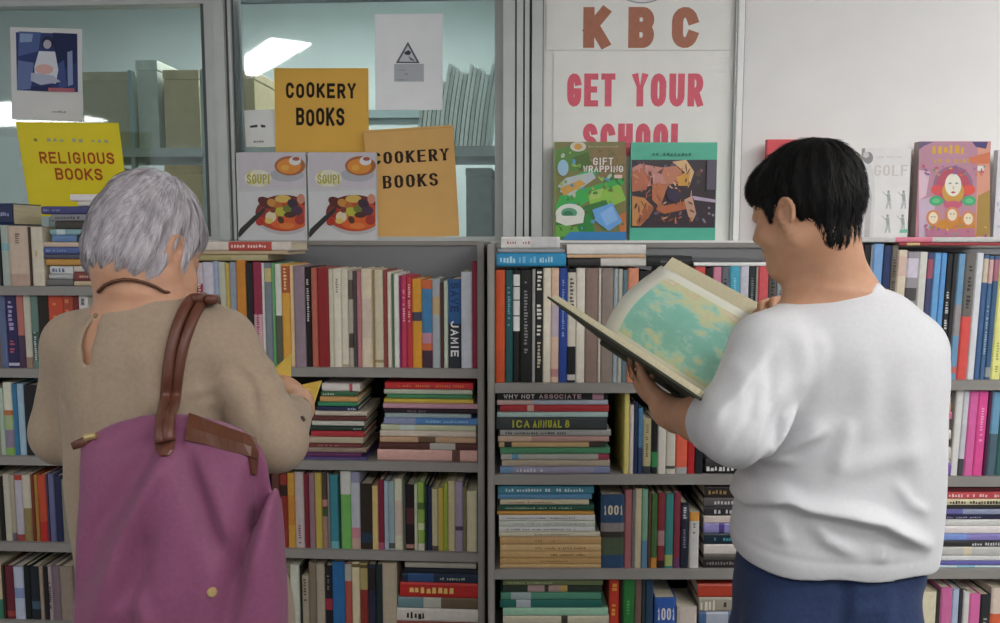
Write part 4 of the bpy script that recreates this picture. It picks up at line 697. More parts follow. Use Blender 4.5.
sh.poly(T(ell2(570, 214, 14.5, 10)), C('#d9dfd4')); sh.poly(T(ell2(569, 213, 8, 5)), C('#5a9a78')); sh.poly(T(ell2(568, 214, 5, 3)), C('#2f7a56')); sh.poly(T([(556, 216), (584, 216), (583, 223), (566, 226), (556, 222)]), C('#e0e2d8'))
sh.poly(T([(592, 210), (612, 203), (622, 222), (609, 231), (596, 222)]), C('#6aa5e0')); sh.poly(T([(600, 214), (612, 206), (618, 220), (606, 226)]), C('#8ab8ea')); sh.poly(T([(562, 240), (626, 240), (626, 232), (570, 232)]), C('#3a86c4'))
words_on(px, sh, 'GIFT', 593, 158, 613, 165.5, C('#efe9e2'), 1.3, 1.0, gap=.3, serif=.12); words_on(px, sh, 'WRAPPING', 583, 166, 623, 172.5, C('#efe9e2'), 1.3, 1.0, gap=.25, serif=.1)
sh.rect(*px(614, 178.5), *px(622, 175), C('#e8c8bc')); sh.quads(scribble(.09, .006, 16, random.Random(2)), C('#b3a07c'), *px(588, 148)); sh.mb.build('cover_print', o)
# teal art book (plain generic painting)
o, px = display_book(FB, 629.5, 142.5, 717.5, 240.5, .2985, .016, '#54b89c', 'teal art book with brown figure painting, beside gift wrapping book', spinecol='#222a2c')
sh = Sheet(.00004); T = px.pts; sh.rect(*px(630.5, 228), *px(716.5, 160), C('#3b3038'))
rr = random.Random(9)
for k in range(46): sh.poly(T(ell2(min(713, max(634, rr.uniform(632, 714))), min(226, max(162, rr.uniform(162, 226))), rr.uniform(1.2, 3), rr.uniform(1, 2), 8, rr.uniform(0, 180))), C(rr.choice(['#6c5f78', '#8c8494', '#4a3f50', '#5a4438', '#8a5f68', '#443a5c'])))
for c, L in (('#c98f86', [(632, 168), (640, 164), (664, 168), (672, 176), (668, 186), (650, 186), (634, 190)]), ('#bd6f52', [(632, 172), (642, 168), (650, 180), (646, 190), (632, 192)]), ('#c78468', [(660, 168), (676, 166), (682, 172), (678, 184), (666, 184)]), ('#c07650', [(652, 184), (668, 184), (664, 196), (660, 208), (652, 200)]), ('#ba6a44', [(658, 204), (664, 206), (690, 200), (692, 208), (664, 214), (656, 210)]), ('#c98c56', [(632, 196), (644, 198), (654, 208), (648, 218), (640, 226), (632, 226)]), ('#a7623e', [(646, 204), (654, 208), (646, 220), (638, 226), (636, 222)]), ('#c9a08a', [(684, 200), (692, 196), (696, 214), (692, 222), (688, 216)]), ('#e0b98c', [(672, 162), (686, 160), (694, 172), (690, 184), (684, 172)]), ('#d6a04a', [(676, 176), (690, 172), (688, 186), (678, 186)]), ('#b8a8c0', [(692, 196), (716, 200), (716, 203), (694, 200)])): sh.poly(T(L), C(c))
for k in range(70):
    x, y = rr.uniform(634, 692), rr.uniform(166, 222)
    sh.poly(T(ell2(x, y, rr.uniform(1.5, 4.5), rr.uniform(.4, 1.1), 8, rr.uniform(20, 160))), C(rr.choice(['#8a4a34', '#d49a72', '#5a3430', '#c87a50', '#a86a5a', '#e0b090', '#4a3440'])))
sh.poly(T(ell2(673, 195, 6.5, 6.5)), C('#3a2f4a')); sh.quads(scribble(.135, .008, 13, random.Random(12)), C('#2f7464'), *px(652, 156)); sh.rect(*px(706, 190), *px(716.5, 160.5), C('#5f5868')); sh.mb.build('cover_print', o)
# red book behind the head
o, px = display_book(FB, 764.5, 139.5, 838, 240.5, .2985, .02, '#d8444e', 'red book standing face-out half hidden behind the black-haired head')
sh = Sheet(); sh.rect(*px(770, 226), *px(832, 190), C('#c23a44')); sh.mb.build('cover_print', o)
# golf book
o, px = display_book(FB, 861, 148, 911.5, 240.5, .2985, .02, '#e3e2e1', 'white golf book with small golfer figures, standing behind the black-haired head')
sh = Sheet(.00004); T = px.pts; LG = C('#cfc8c4')
words_on(px, sh, 'GOLF', 874, 165, 908, 176, LG, 2.0, 1.2, gap=.3, serif=.12); sh.quads(scribble(.075, .005, 12, random.Random(1)), C('#cdcac8'), *px(876, 158))
for (x, y) in ((887, 198), (902, 198), (886, 222), (901, 222)):
    sh.poly(T(ell2(x + 1.5, y - 6, 1.3, 1.5, 10)), C('#9a9a98')); sh.poly(T([(x - .5, y - 4), (x + 3, y - 4.5), (x + 3.6, y + 3), (x + .4, y + 3)]), C('#a3a7a6')); sh.poly(T([(x + .4, y + 3), (x + 3.6, y + 3), (x + 4.5, y + 11), (x + 2.6, y + 11), (x + 2, y + 6), (x, y + 11), (x - 1.6, y + 11)]), C('#b9bcba')); sh.poly(T([(x - 5, y - 6), (x - 4.4, y - 6.4), (x + .4, y - 2), (x - .2, y - 1.4)]), C('#b4b4b2'))
sh.poly(T([(899, 233), (908, 233), (908, 229), (900, 230)]), C('#7cc0a8')); sh.poly(T([(861.5, 240), (872, 240), (875, 200), (874, 172), (868, 160), (861.5, 160)]), C('#d6d6d6')); sh.poly(T([(864, 240), (869, 240), (872, 196), (866, 176)]), C('#bcbcbb')); sh.poly(T(ell2(868, 158, 5, 6)), C('#8d8c8c')); sh.poly(T(ell2(866, 155, 3, 3)), C('#c9c7c6')); sh.mb.build('cover_print', o)
# colourful mask book
o, px = display_book(FB, 915, 141.5, 991, 240.5, .2985, .03, '#b88090', 'colourful book with white painted face on cover, next to the golf book', spinecol='#a39a92')
sh = Sheet(.00004); T = px.pts
for c, L in (('#b98a9c', [(919, 240), (990, 240), (990, 142), (919, 142)]), ('#d79a86', [(975, 240), (990, 240), (990, 142), (978, 142)]), ('#c4b0c4', [(919, 200), (936, 196), (932, 238), (919, 240)]), ('#d8bcc8', [(919, 170), (930, 172), (926, 196), (919, 200)]), ('#6a5a7c', [(919, 142), (934, 142), (924, 146), (919, 150)]), ('#4f4a78', [(972, 142), (988, 142), (986, 149), (976, 147)]), ('#d07a58', [(968, 158), (990, 152), (990, 164), (972, 164)]), ('#a98a4c', [(978, 196), (990, 190), (990, 236), (976, 236)]), ('#c98a3c', [(930, 222), (975, 214), (976, 238), (930, 238)])): sh.poly(T(L), C(c))
sh.quads(scribble(px.w * .56, .024, 7, random.Random(44)), C('#d9a93c'), *px(932, 154)); sh.quads(scribble(px.w * .52, .011, 9, random.Random(31)), C('#cda34c'), *px(934, 163))
sh.poly(T(ell2(953, 186, 20, 20)), C('#97708c')); sh.poly(T(ell2(953, 186, 17, 17)), C('#b8586a')); sh.poly(T(ell2(937, 190, 6, 5)), C('#d65a58')); sh.poly(T(ell2(969, 190, 6, 5)), C('#dc5a4c'))
sh.poly(T(ell2(953, 192, 11, 12)), C('#c79a4c')); sh.poly(T(ell2(953, 185, 8.2, 11.5)), C('#e6e2d4')); sh.poly(T(ell2(950, 183.5, 1.6, .9)), C('#8a9a98')); sh.poly(T(ell2(956.5, 183.5, 1.6, .9)), C('#8a9a98')); sh.poly(T(ell2(953.2, 188, .9, 2)), C('#d0bfae')); sh.poly(T(ell2(953, 192.5, 2.2, 1)), C('#b8524c'))
for x in (936, 969): sh.poly(T(ell2(x, 201, 7, 5)), C('#4fa874')); sh.poly(T(ell2(x, 201, 4, 2.6)), C('#6ac08a'))
sh.poly(T(ell2(952.5, 205, 9, 4)), C('#c4607a'))
for x, y in ((933, 218), (952, 215), (968, 219)): sh.poly(T(ell2(x, y, 7, 8)), C('#cf8a5c')); sh.poly(T(ell2(x, y, 4.6, 5.8)), C('#e3d6bc')); sh.poly(T(ell2(x - 1.5, y - 1, .9, .6)), C('#8a8078')); sh.poly(T(ell2(x + 1.5, y - 1, .9, .6)), C('#8a8078'))
sh.poly(T([(926, 238), (975, 238), (974, 228), (926, 230)]), C('#b87890')); sh.rect(*px(977, 171), *px(984, 166), C('#e6e2e0'))
rr = random.Random(77)
for k in range(50): sh.poly(T(ell2(rr.uniform(923, 987), rr.choice([rr.uniform(166, 176), rr.uniform(224, 236)]), rr.uniform(.8, 2), rr.uniform(.6, 1.4), 8, rr.uniform(0, 180))), C(rr.choice(['#d8785c', '#a86a98', '#dcae5a', '#8a6aa0', '#cf5c70', '#7f9f86'])))
sh.mb.build('cover_print', o)
o, px = display_book(FB, 993, 150, 1055, 240.5, .2985, .02, '#d6d6dc', 'pale book with violet speckles at the far end of the ledge')
sh = Sheet(.00004)
rr = random.Random(5)
for k in range(40): sh.poly(px.pts(ell2(rr.uniform(997, 1050), rr.uniform(195, 238), rr.uniform(1, 3), rr.uniform(1, 2.4), 8)), C(rr.choice(['#8a86a8', '#a9a6bf', '#6f6a96', '#c0bccc'])))
sh.mb.build('cover_print', o)
# school poster on the door panel and the club letters above
vP = GV + .0275
px = PX(FB, 552, 52, 719, 300, vP); o = paper(px, 'school_poster', '#f0efeb', .0012, 'pale poster with pink letters reading get your school', 'poster', rot=0)
PK = mat('#e06578', .5, .06, 60, .3)
for t_, a_, b_, c_, d_ in (('GET', 567, 73.5, 615.5, 106.5), ('YOUR', 632, 73.5, 703.5, 106.5), ('SCHOOL', 582.5, 123.5, 686, 156)):
    sh = Sheet(); words_on(px, sh, t_, a_, b_, c_, d_, PK, 6.7, 6.0, gap=.2); sh.mb.build('poster_word', o)
px = PX(FB, 546, -60, 733, 50, vP); o = paper(px, 'letter_board', '#eeeeea', .0012, 'pale board with big brown letters KBC above the poster', 'sign')
BN = mat('#b0735c', .5, .08, 60, .3)
for t_, a_, b_ in (('K', 583, 610), ('B', 628, 654.5), ('C', 671.5, 698.5)):
    sh = Sheet(); words_on(px, sh, t_, a_, 7, b_, 48, BN, 11, 10); sh.mb.build('board_letter', o)
sh = Sheet(); sh.poly(px.pts(ell2(642, -32, 37, 35.5, 48)), flatm('#9a9ca0')); sh.poly(px.pts(ell2(642, -32, 36, 34.4, 48)), flatm('#dcdcda')); sh.mb.build('round_emblem', o)
# ------------------------------------------------------------------ sculpting: distance fields -> surface nets
def smin(a, b, k):
    if k <= 0: return np.minimum(a, b)
    h = np.clip(.5 + .5 * (b - a) / k, 0, 1); return b + (a - b) * h - k * h * (1 - h)
def npv(p): return np.array([p[0], p[1], p[2]], dtype=np.float32)
class Field:
    def __init__(s, lo, hi, h):
        s.lo = np.array(lo, dtype=np.float32); s.h = h
        s.n = tuple(int(math.ceil((b - a) / h)) + 1 for a, b in zip(lo, hi)); s.d = np.full(s.n, .08, dtype=np.float32)
    def _sl(s, lo, hi, pad):
        r = []
        for i in range(3):
            a = max(0, int(math.floor((lo[i] - pad - s.lo[i]) / s.h))); b = min(s.n[i], int(math.ceil((hi[i] + pad - s.lo[i]) / s.h)) + 1)
            if b <= a: return None
            r.append(slice(a, b))
        return tuple(r)
    def grid(s, sl):
        ax = [s.lo[i] + s.h * np.arange(sl[i].start, sl[i].stop, dtype=np.float32) for i in range(3)]
        return ax[0][:, None, None], ax[1][None, :, None], ax[2][None, None, :]
    def op(s, prim, k=.01, mode='add', pad=None):
        fn, lo, hi = prim; sl = s._sl(lo, hi, (k + 3 * s.h) if pad is None else pad)
        if sl is None: return s
        d = fn(*s.grid(sl)).astype(np.float32)
        if mode == 'add': s.d[sl] = smin(s.d[sl], d, k)
        elif mode == 'sub': s.d[sl] = -smin(-s.d[sl], d, k)
        elif mode == 'disp': s.d[sl] = s.d[sl] - d
        return s
    def sample(s, P_):
        q = (P_ - s.lo) / s.h; i = np.clip(np.floor(q).astype(int), 0, np.array(s.n) - 2); f = np.clip(q - i, 0, 1); o = 0
        for a in (0, 1):
            for b in (0, 1):
                for c in (0, 1):
                    w = (f[:, 0] if a else 1 - f[:, 0]) * (f[:, 1] if b else 1 - f[:, 1]) * (f[:, 2] if c else 1 - f[:, 2])
                    o = o + w * s.d[i[:, 0] + a, i[:, 1] + b, i[:, 2] + c]
        return o
    def grad(s, P_):
        e = s.h; g = np.stack([s.sample(P_ + v) - s.sample(P_ - v) for v in np.eye(3, dtype=np.float32) * e], 1)
        return g / (np.linalg.norm(g, axis=1, keepdims=True) + 1e-9)
    def blur(s, it=1):
        for _ in range(it):
            for ax in range(3):
                d = s.d; a = np.roll(d, 1, ax); b = np.roll(d, -1, ax); s.d = (a + 2 * d + b) * np.float32(.25)
        return s
    def mesh(s):
        d = s.d; sg = d < 0
        nx, ny, nz = d.shape
        c = [sg[i:nx - 1 + i, j:ny - 1 + j, k:nz - 1 + k] for i in (0, 1) for j in (0, 1) for k in (0, 1)]
        cnt = sum(x.astype(np.uint8) for x in c); act = (cnt > 0) & (cnt < 8)
        I = np.argwhere(act); n = len(I); idm = np.full(act.shape, -1, dtype=np.int32); idm[act] = np.arange(n)
        off = [(i, j, k) for i in (0, 1) for j in (0, 1) for k in (0, 1)]
        V = np.stack([d[I[:, 0] + o[0], I[:, 1] + o[1], I[:, 2] + o[2]] for o in off], 1)
        acc = np.zeros((n, 3), dtype=np.float32); w = np.zeros(n, dtype=np.float32)
        for a in range(8):
            for b in range(a + 1, 8):
                oa, ob = off[a], off[b]
                if sum(x != y for x, y in zip(oa, ob)) != 1: continue
                va, vb_ = V[:, a], V[:, b]; m = (va < 0) != (vb_ < 0); t = np.where(m, va / np.where(m, va - vb_, 1), 0)
                p = np.array(oa, dtype=np.float32) + t[:, None] * (np.array(ob, dtype=np.float32) - np.array(oa, dtype=np.float32))
                acc += p * m[:, None]; w += m
        pos = s.lo + s.h * (I + acc / w[:, None])
        quads = []
        for ax in range(3):
            sl0 = [slice(None)] * 3; sl1 = [slice(None)] * 3; sl0[ax] = slice(0, -1); sl1[ax] = slice(1, None)
            e = sg[tuple(sl0)] != sg[tuple(sl1)]; E = np.argwhere(e); b1, b2 = (ax + 1) % 3, (ax + 2) % 3
            ok = (E[:, b1] > 0) & (E[:, b2] > 0) & (E[:, b1] < d.shape[b1] - 1) & (E[:, b2] < d.shape[b2] - 1); E = E[ok]
            inside = sg[E[:, 0], E[:, 1], E[:, 2]]
            def g(o1, o2):
                q = E.copy(); q[:, b1] -= o1; q[:, b2] -= o2; return idm[q[:, 0], q[:, 1], q[:, 2]]
            Q = np.stack([g(1, 1), g(0, 1), g(0, 0), g(1, 0)], 1); Q[~inside] = Q[~inside][:, ::-1]; quads.append(Q)
        return pos, np.concatenate(quads)
def sculpt(name, pos, quads, m, parent=None, extra=None):
    """one smooth mesh from arrays; extra = more (verts, quads, material) joined in"""
    mats = [m]; V = [pos]; Q = [quads]; MI = [np.zeros(len(quads), dtype=np.int32)]; b = len(pos)
    for ev, eq, em in (extra or []):
        if em not in mats: mats.append(em)
        V.append(ev); Q.append(eq + b); MI.append(np.full(len(eq), mats.index(em), dtype=np.int32)); b += len(ev)
    V = np.concatenate(V).astype(np.float32); Q = np.concatenate(Q).astype(np.int32); MI = np.concatenate(MI)
    me = bpy.data.meshes.new(name); me.vertices.add(len(V)); me.vertices.foreach_set('co', V.ravel())
    me.loops.add(Q.size); me.loops.foreach_set('vertex_index', Q.ravel()); me.polygons.add(len(Q))
    me.polygons.foreach_set('loop_start', np.arange(0, Q.size, 4, dtype=np.int32))
    for mm in mats: me.materials.append(mm)
    me.polygons.foreach_set('material_index', MI); me.polygons.foreach_set('use_smooth', np.ones(len(Q), dtype=bool))
    me.update(calc_edges=True); me.validate()
    o = bpy.data.objects.new(name, me); COL.objects.link(o)
    if parent is not None: o.parent = parent
    return o
# primitives: (fn, lo, hi)
def rc(a, b, ra, rb):
    a, b = npv(a), npv(b); ba = b - a; l2 = float(ba @ ba) + 1e-12; R = max(ra, rb)
    def fn(X, Y, Z):
        px_, py_, pz_ = X - a[0], Y - a[1], Z - a[2]; t = np.clip((px_ * ba[0] + py_ * ba[1] + pz_ * ba[2]) / l2, 0, 1)
        return np.sqrt((px_ - t * ba[0]) ** 2 + (py_ - t * ba[1]) ** 2 + (pz_ - t * ba[2]) ** 2) - (ra + (rb - ra) * t)
    return fn, np.minimum(a, b) - R, np.maximum(a, b) + R
def ell(c, r, M=None):
    """ellipsoid, M: 3x3 whose columns are its axes in world space"""
    c = npv(c); r = npv(r); A = np.eye(3, dtype=np.float32) if M is None else np.asarray(M, dtype=np.float32); R = float(max(r))
    def fn(X, Y, Z):
        x, y, z = X - c[0], Y - c[1], Z - c[2]
        q = [(x * A[0, i] + y * A[1, i] + z * A[2, i]) / r[i] for i in range(3)]; k0 = np.sqrt(q[0] ** 2 + q[1] ** 2 + q[2] ** 2) + 1e-9
        k1 = np.sqrt((q[0] / r[0]) ** 2 + (q[1] / r[1]) ** 2 + (q[2] / r[2]) ** 2) + 1e-9
        return k0 * (k0 - 1) / k1
    return fn, c - R, c + R
def loft(secs, pw=2.3, cap=True):
    """stack of superellipse sections: (z, cx, cy, a, b, yaw) sorted by z"""
    secs = sorted(secs); zs = np.array([q[0] for q in secs], dtype=np.float32); par = [np.array([q[i] for q in secs], dtype=np.float32) for i in range(1, 6)]
    def smooth(Zf, y):     # Catmull-Rom through the sections
        i = np.clip(np.searchsorted(zs, Zf) - 1, 0, len(zs) - 2); z0, z1 = zs[i], zs[i + 1]; t = np.clip((Zf - z0) / (z1 - z0), 0, 1)
        m = np.gradient(y, zs); h = z1 - z0
        return (2 * t ** 3 - 3 * t ** 2 + 1) * y[i] + (t ** 3 - 2 * t ** 2 + t) * h * m[i] + (-2 * t ** 3 + 3 * t ** 2) * y[i + 1] + (t ** 3 - t ** 2) * h * m[i + 1]
    def fn(X, Y, Z):
        Zf = Z.ravel(); cx, cy, a, b, yw = [smooth(Zf, y)[None, None, :] for y in par]
        x, y = X - cx, Y - cy; cs, sn = np.cos(yw), np.sin(yw); xr, yr = x * cs + y * sn, -x * sn + y * cs
        k = (np.abs(xr / a) ** pw + np.abs(yr / b) ** pw + 1e-9) ** (1 / pw); r = np.sqrt(xr ** 2 + yr ** 2) + 1e-9
        d = (k - 1) * np.minimum(r / (k + 1e-6), np.maximum(a, b))
        return np.maximum(d, np.maximum(zs[0] - Z, Z - zs[-1]))
    R = float(max(max(q[3], q[4]) for q in secs)) + .02
    lo = np.array([min(q[1] for q in secs) - R, min(q[2] for q in secs) - R, zs[0]]); hi = np.array([max(q[1] for q in secs) + R, max(q[2] for q in secs) + R, zs[-1]])
    return fn, lo, hi
def folds(lines, Yp, amp, sig, ymax, gain=1.0):
    """raised creases along polylines given in picture coordinates on the plane y=Yp, only on the near side"""
    segs = []
    for L in lines:
        a_, s_ = L[1] if isinstance(L[1], tuple) and len(L[1]) == 2 and not isinstance(L[0], (int, float)) else (amp, sig)
        pts = [P(x, y, Yp) for x, y in L[0]]
        segs.append(([(p.x, p.z) for p in pts], a_ * gain, s_))
    xs = [q[0] for L in segs for q in L[0]]; zs = [q[1] for L in segs for q in L[0]]
    lo = np.array([min(xs) - .06, -9, min(zs) - .06]); hi = np.array([max(xs) + .06, ymax, max(zs) + .06])
    def fn(X, Y, Z):
        o = 0
        for pts, a_, s_ in segs:
            best = None; n = len(pts) - 1
            for i in range(n):
                (x0, z0), (x1, z1) = pts[i], pts[i + 1]; dx, dz = x1 - x0, z1 - z0; t = np.clip(((X - x0) * dx + (Z - z0) * dz) / (dx * dx + dz * dz + 1e-9), 0, 1)
                dd = (X - x0 - t * dx) ** 2 + (Z - z0 - t * dz) ** 2; u = (i + t) / n
                v = np.exp(-dd / (2 * s_ * s_)) * np.minimum(1, 4 * u * (1 - u) + .25)
                best = v if best is None else np.maximum(best, v)
            o = o + a_ * best
        return o + 0 * Y
    return fn, lo, hi
def basis(fwd, up=(0, 0, 1)):
    f = Vector(fwd).normalized(); r = f.cross(Vector(up)).normalized(); u = r.cross(f)
    return Matrix(((r.x, f.x, u.x), (r.y, f.y, u.y), (r.z, f.z, u.z)))
class Local:
    """head space: x = the person's right, y = face, z = crown"""
    def __init__(s, c, yaw, pitch, roll=0.0, k=1.0):
        s.c = Vector(c); s.k = k; s.M = Matrix.Rotation(rad(yaw), 3, 'Z') @ Matrix.Rotation(rad(pitch), 3, 'X') @ Matrix.Rotation(rad(roll), 3, 'Y')
        s.A = np.array(s.M, dtype=np.float32)
    def p(s, x, y, z): return s.c + s.M @ Vector((x, y, z)) * s.k
    def ell(s, c, r, rx=0, ry=0, rz=0):
        R = s.M @ (Matrix.Rotation(rad(rz), 3, 'Z') @ Matrix.Rotation(rad(ry), 3, 'Y') @ Matrix.Rotation(rad(rx), 3, 'X')); return ell(s.p(*c), [q * s.k for q in r], np.array(R, dtype=np.float32))
    def rc(s, a, b, ra, rb): return rc(s.p(*a), s.p(*b), ra * s.k, rb * s.k)
def sculpt_head(f, H, ey=0.0, es=1.0, wx=.073):
    f.op(H.ell((0, -.012, .035), (wx, .092, .080)), .01); f.op(H.ell((0, .026, -.025), (.060, .064, .082)), .03); f.op(H.ell((0, .052, -.088), (.030, .030, .026)), .03)
    for s in (-1, 1):
        f.op(H.rc((s * .056, -.002, -.052), (s * .020, .058, -.094), .017, .018), .025)      # jaw
        f.op(H.ell((s * .038, .062, -.030), (.024, .022, .020)), .02)                          # cheek
        f.op(H.ell((s * .032, .094, .008), (.015, .014, .010)), .012, 'sub'); f.op(H.ell((s * .032, .077, .007), (.0145, .0125, .0125)), .004)
        f.op(H.rc((s * .030, .076, .0145), (s * .045, .068, .010), .0035, .002), .004)          # lid
        f.op(H.rc((s * .012, .088, .024), (s * .048, .070, .026), .007, .004), .012)            # brow
        # ear: helix ring, lobe, bowl
        ex = s * (wx + .001); q3 = lambda dx, dy, dz: (ex + s * dx * es, ey - .012 + (dy + .012) * es, -.004 + (dz + .004) * es)
        ring = [q3(.008, -.012 + .016 * math.sin(t) - .008, -.004 + .027 * math.cos(t)) for t in [rad(q) for q in range(-150, 160, 25)]]
        f.op(H.ell(q3(-.001, -.013, -.006), (.007 * es, .017 * es, .029 * es), rz=s * 18), .006)
        for a, b in zip(ring, ring[1:]): f.op(H.rc(a, b, .0042 * es, .0042 * es), .004)
        f.op(H.ell(q3(.002, -.006, -.031), (.006 * es, .008 * es, .010 * es)), .006)
        f.op(H.ell(q3(.009, -.010, -.004), (.006 * es, .0085 * es, .014 * es)), .004, 'sub'); f.op(H.rc(q3(-.002, .004, -.002), q3(-.002, .003, -.016), .006 * es, .006 * es), .006)
    f.op(H.rc((0, .086, .016), (0, .106, -.024), .007, .0095), .014); f.op(H.ell((0, .104, -.028), (.012, .012, .009)), .008)
    for s in (-1, 1): f.op(H.ell((s * .012, .096, -.031), (.008, .010, .007)), .006)
    f.op(H.ell((0, .086, -.056), (.023, .012, .0062)), .007); f.op(H.ell((0, .085, -.066), (.020, .012, .0066)), .006); f.op(H.ell((0, .1, -.0612), (.022, .010, .0012)), .003, 'sub')
def sculpt_hand(f, wrist, d, n, thumb, size=1.0, curl=(25, 30, 34, 40), spread=5):
    """palm + four jointed fingers + thumb; d = towards the fingers, n = out of the back of the hand, thumb = side of the thumb"""
    d = Vector(d).normalized(); n = Vector(n); n = (n - d * n.dot(d)).normalized(); t = Vector(thumb); t = (t - d * t.dot(d) - n * t.dot(n)).normalized(); w = Vector(wrist); S = size
    M = np.array(((t.x, d.x, n.x), (t.y, d.y, n.y), (t.z, d.z, n.z)), dtype=np.float32)
    f.op(ell(w + d * .046 * S, (.040 * S, .054 * S, .0155 * S), M), .012); f.op(ell(w + d * .07 * S - n * .002, (.039 * S, .026 * S, .013 * S), M), .01); f.op(rc(w + t * .018 * S + d * .02 * S - n * .008, w + t * .030 * S + d * .045 * S - n * .010, .014 * S, .013 * S), .012)
    f.op(rc(w - d * .03, w + d * .012, .0225 * S, .024 * S), .015)
    Ls = ((.044, .026, .021), (.049, .030, .023), (.045, .028, .022), (.035, .021, .019)); px0 = (.028, .0095, -.0095, -.027); R = (.0088, .0090, .0086, .0076)
    tips = []
    for i in range(4):
        p = w + t * px0[i] * S + d * (.088, .093, .090, .082)[i] * S; a = rad(curl[i] * .5); sp = rad((1.5 - i) * spread)
        dd = (d * math.cos(sp) + t * math.sin(sp))
        q0 = p - dd * .018; r = R[i] * S
        for j in range(3):
            dr = dd * math.cos(a) - n * math.sin(a); q = p + dr * Ls[i][j] * S
            f.op(rc(q0, q, r * (1 - .08 * j), r * (1 - .08 * (j + 1))), .003); q0 = p = q; a += rad(curl[i] * (1, .75, .5)[j])
        tips.append(p)
    p = w + t * .034 * S + d * .040 * S - n * .008; dr = (t * .62 + d * .72 - n * .30).normalized()
    q = p + dr * .036 * S; f.op(rc(p - dr * .02, q, .0115 * S, .0098 * S), .006); dr2 = (d * .9 + t * .18 - n * .38).normalized(); f.op(rc(q, q + dr2 * .027 * S, .0098 * S, .0075 * S), .003); tips.append(q + dr2 * .027 * S)
    return tips
def skin_mat(name, base, dark, rough=.5):
    m = bpy.data.materials.new(name); m.use_nodes = True; nt = m.node_tree; b = nt.nodes['Principled BSDF']; b.inputs['Roughness'].default_value = rough
    b.inputs['Subsurface Weight'].default_value = .12; b.inputs['Subsurface Radius'].default_value = (.012, .005, .003); b.inputs['Specular IOR Level'].default_value = .3
    tc = nt.nodes.new('ShaderNodeTexCoord'); n = nt.nodes.new('ShaderNodeTexNoise'); n.inputs['Scale'].default_value = 22; n.inputs['Detail'].default_value = 6; nt.links.new(tc.outputs['Object'], n.inputs['Vector'])
    cr = nt.nodes.new('ShaderNodeValToRGB'); cr.color_ramp.elements[0].position = .32; cr.color_ramp.elements[1].position = .68
    cr.color_ramp.elements[0].color = (*rgb(dark), 1); cr.color_ramp.elements[1].color = (*rgb(base), 1); nt.links.new(n.outputs['Fac'], cr.inputs['Fac']); nt.links.new(cr.outputs['Color'], b.inputs['Base Color'])
    n2 = nt.nodes.new('ShaderNodeTexNoise'); n2.inputs['Scale'].default_value = 260; nt.links.new(tc.outputs['Object'], n2.inputs['Vector']); bp = nt.nodes.new('ShaderNodeBump'); bp.inputs['Strength'].default_value = .12; bp.inputs['Distance'].default_value = .001
    nt.links.new(n2.outputs['Fac'], bp.inputs['Height']); nt.links.new(bp.outputs['Normal'], b.inputs['Normal']); return m
def cloth_mat(name, base, dark, scale=1400, rough=.85, bump=.25, sheen=.1):
    m = bpy.data.materials.new(name); m.use_nodes = True; nt = m.node_tree; b = nt.nodes['Principled BSDF']; b.inputs['Roughness'].default_value = rough; b.inputs['Specular IOR Level'].default_value = .15; b.inputs['Sheen Weight'].default_value = sheen
    tc = nt.nodes.new('ShaderNodeTexCoord'); n = nt.nodes.new('ShaderNodeTexNoise'); n.inputs['Scale'].default_value = 160; n.inputs['Detail'].default_value = 5; nt.links.new(tc.outputs['Object'], n.inputs['Vector'])
    cr = nt.nodes.new('ShaderNodeValToRGB'); cr.color_ramp.elements[0].position = .35; cr.color_ramp.elements[1].position = .65
    cr.color_ramp.elements[0].color = (*rgb(dark), 1); cr.color_ramp.elements[1].color = (*rgb(base), 1); nt.links.new(n.outputs['Fac'], cr.inputs['Fac']); nt.links.new(cr.outputs['Color'], b.inputs['Base Color'])
    mp = nt.nodes.new('ShaderNodeMapping'); mp.inputs['Scale'].default_value = (1, 1, .35); nt.links.new(tc.outputs['Object'], mp.inputs['Vector'])
    n2 = nt.nodes.new('ShaderNodeTexNoise'); n2.inputs['Scale'].default_value = scale * .4; nt.links.new(mp.outputs['Vector'], n2.inputs['Vector']); bp = nt.nodes.new('ShaderNodeBump'); bp.inputs['Strength'].default_value = bump; bp.inputs['Distance'].default_value = .0008
    nt.links.new(n2.outputs['Fac'], bp.inputs['Height']); nt.links.new(bp.outputs['Normal'], b.inputs['Normal']); return m
def hair_mat(name, c0, c1, rough=.45, spec=.4):
    m = bpy.data.materials.new(name); m.use_nodes = True; nt = m.node_tree; b = nt.nodes['Principled BSDF']; b.inputs['Roughness'].default_value = rough; b.inputs['Specular IOR Level'].default_value = spec
    tc = nt.nodes.new('ShaderNodeTexCoord'); mp = nt.nodes.new('ShaderNodeMapping'); mp.inputs['Scale'].default_value = (1, 1, .22); nt.links.new(tc.outputs['Object'], mp.inputs['Vector'])
    n = nt.nodes.new('ShaderNodeTexNoise'); n.inputs['Scale'].default_value = 85; n.inputs['Detail'].default_value = 5; nt.links.new(mp.outputs['Vector'], n.inputs['Vector'])
    cr = nt.nodes.new('ShaderNodeValToRGB'); cr.color_ramp.elements[0].position = .35; cr.color_ramp.elements[1].position = .66
    cr.color_ramp.elements[0].color = (*rgb(c0), 1); cr.color_ramp.elements[1].color = (*rgb(c1), 1); nt.links.new(n.outputs['Fac'], cr.inputs['Fac']); nt.links.new(cr.outputs['Color'], b.inputs['Base Color']); return m
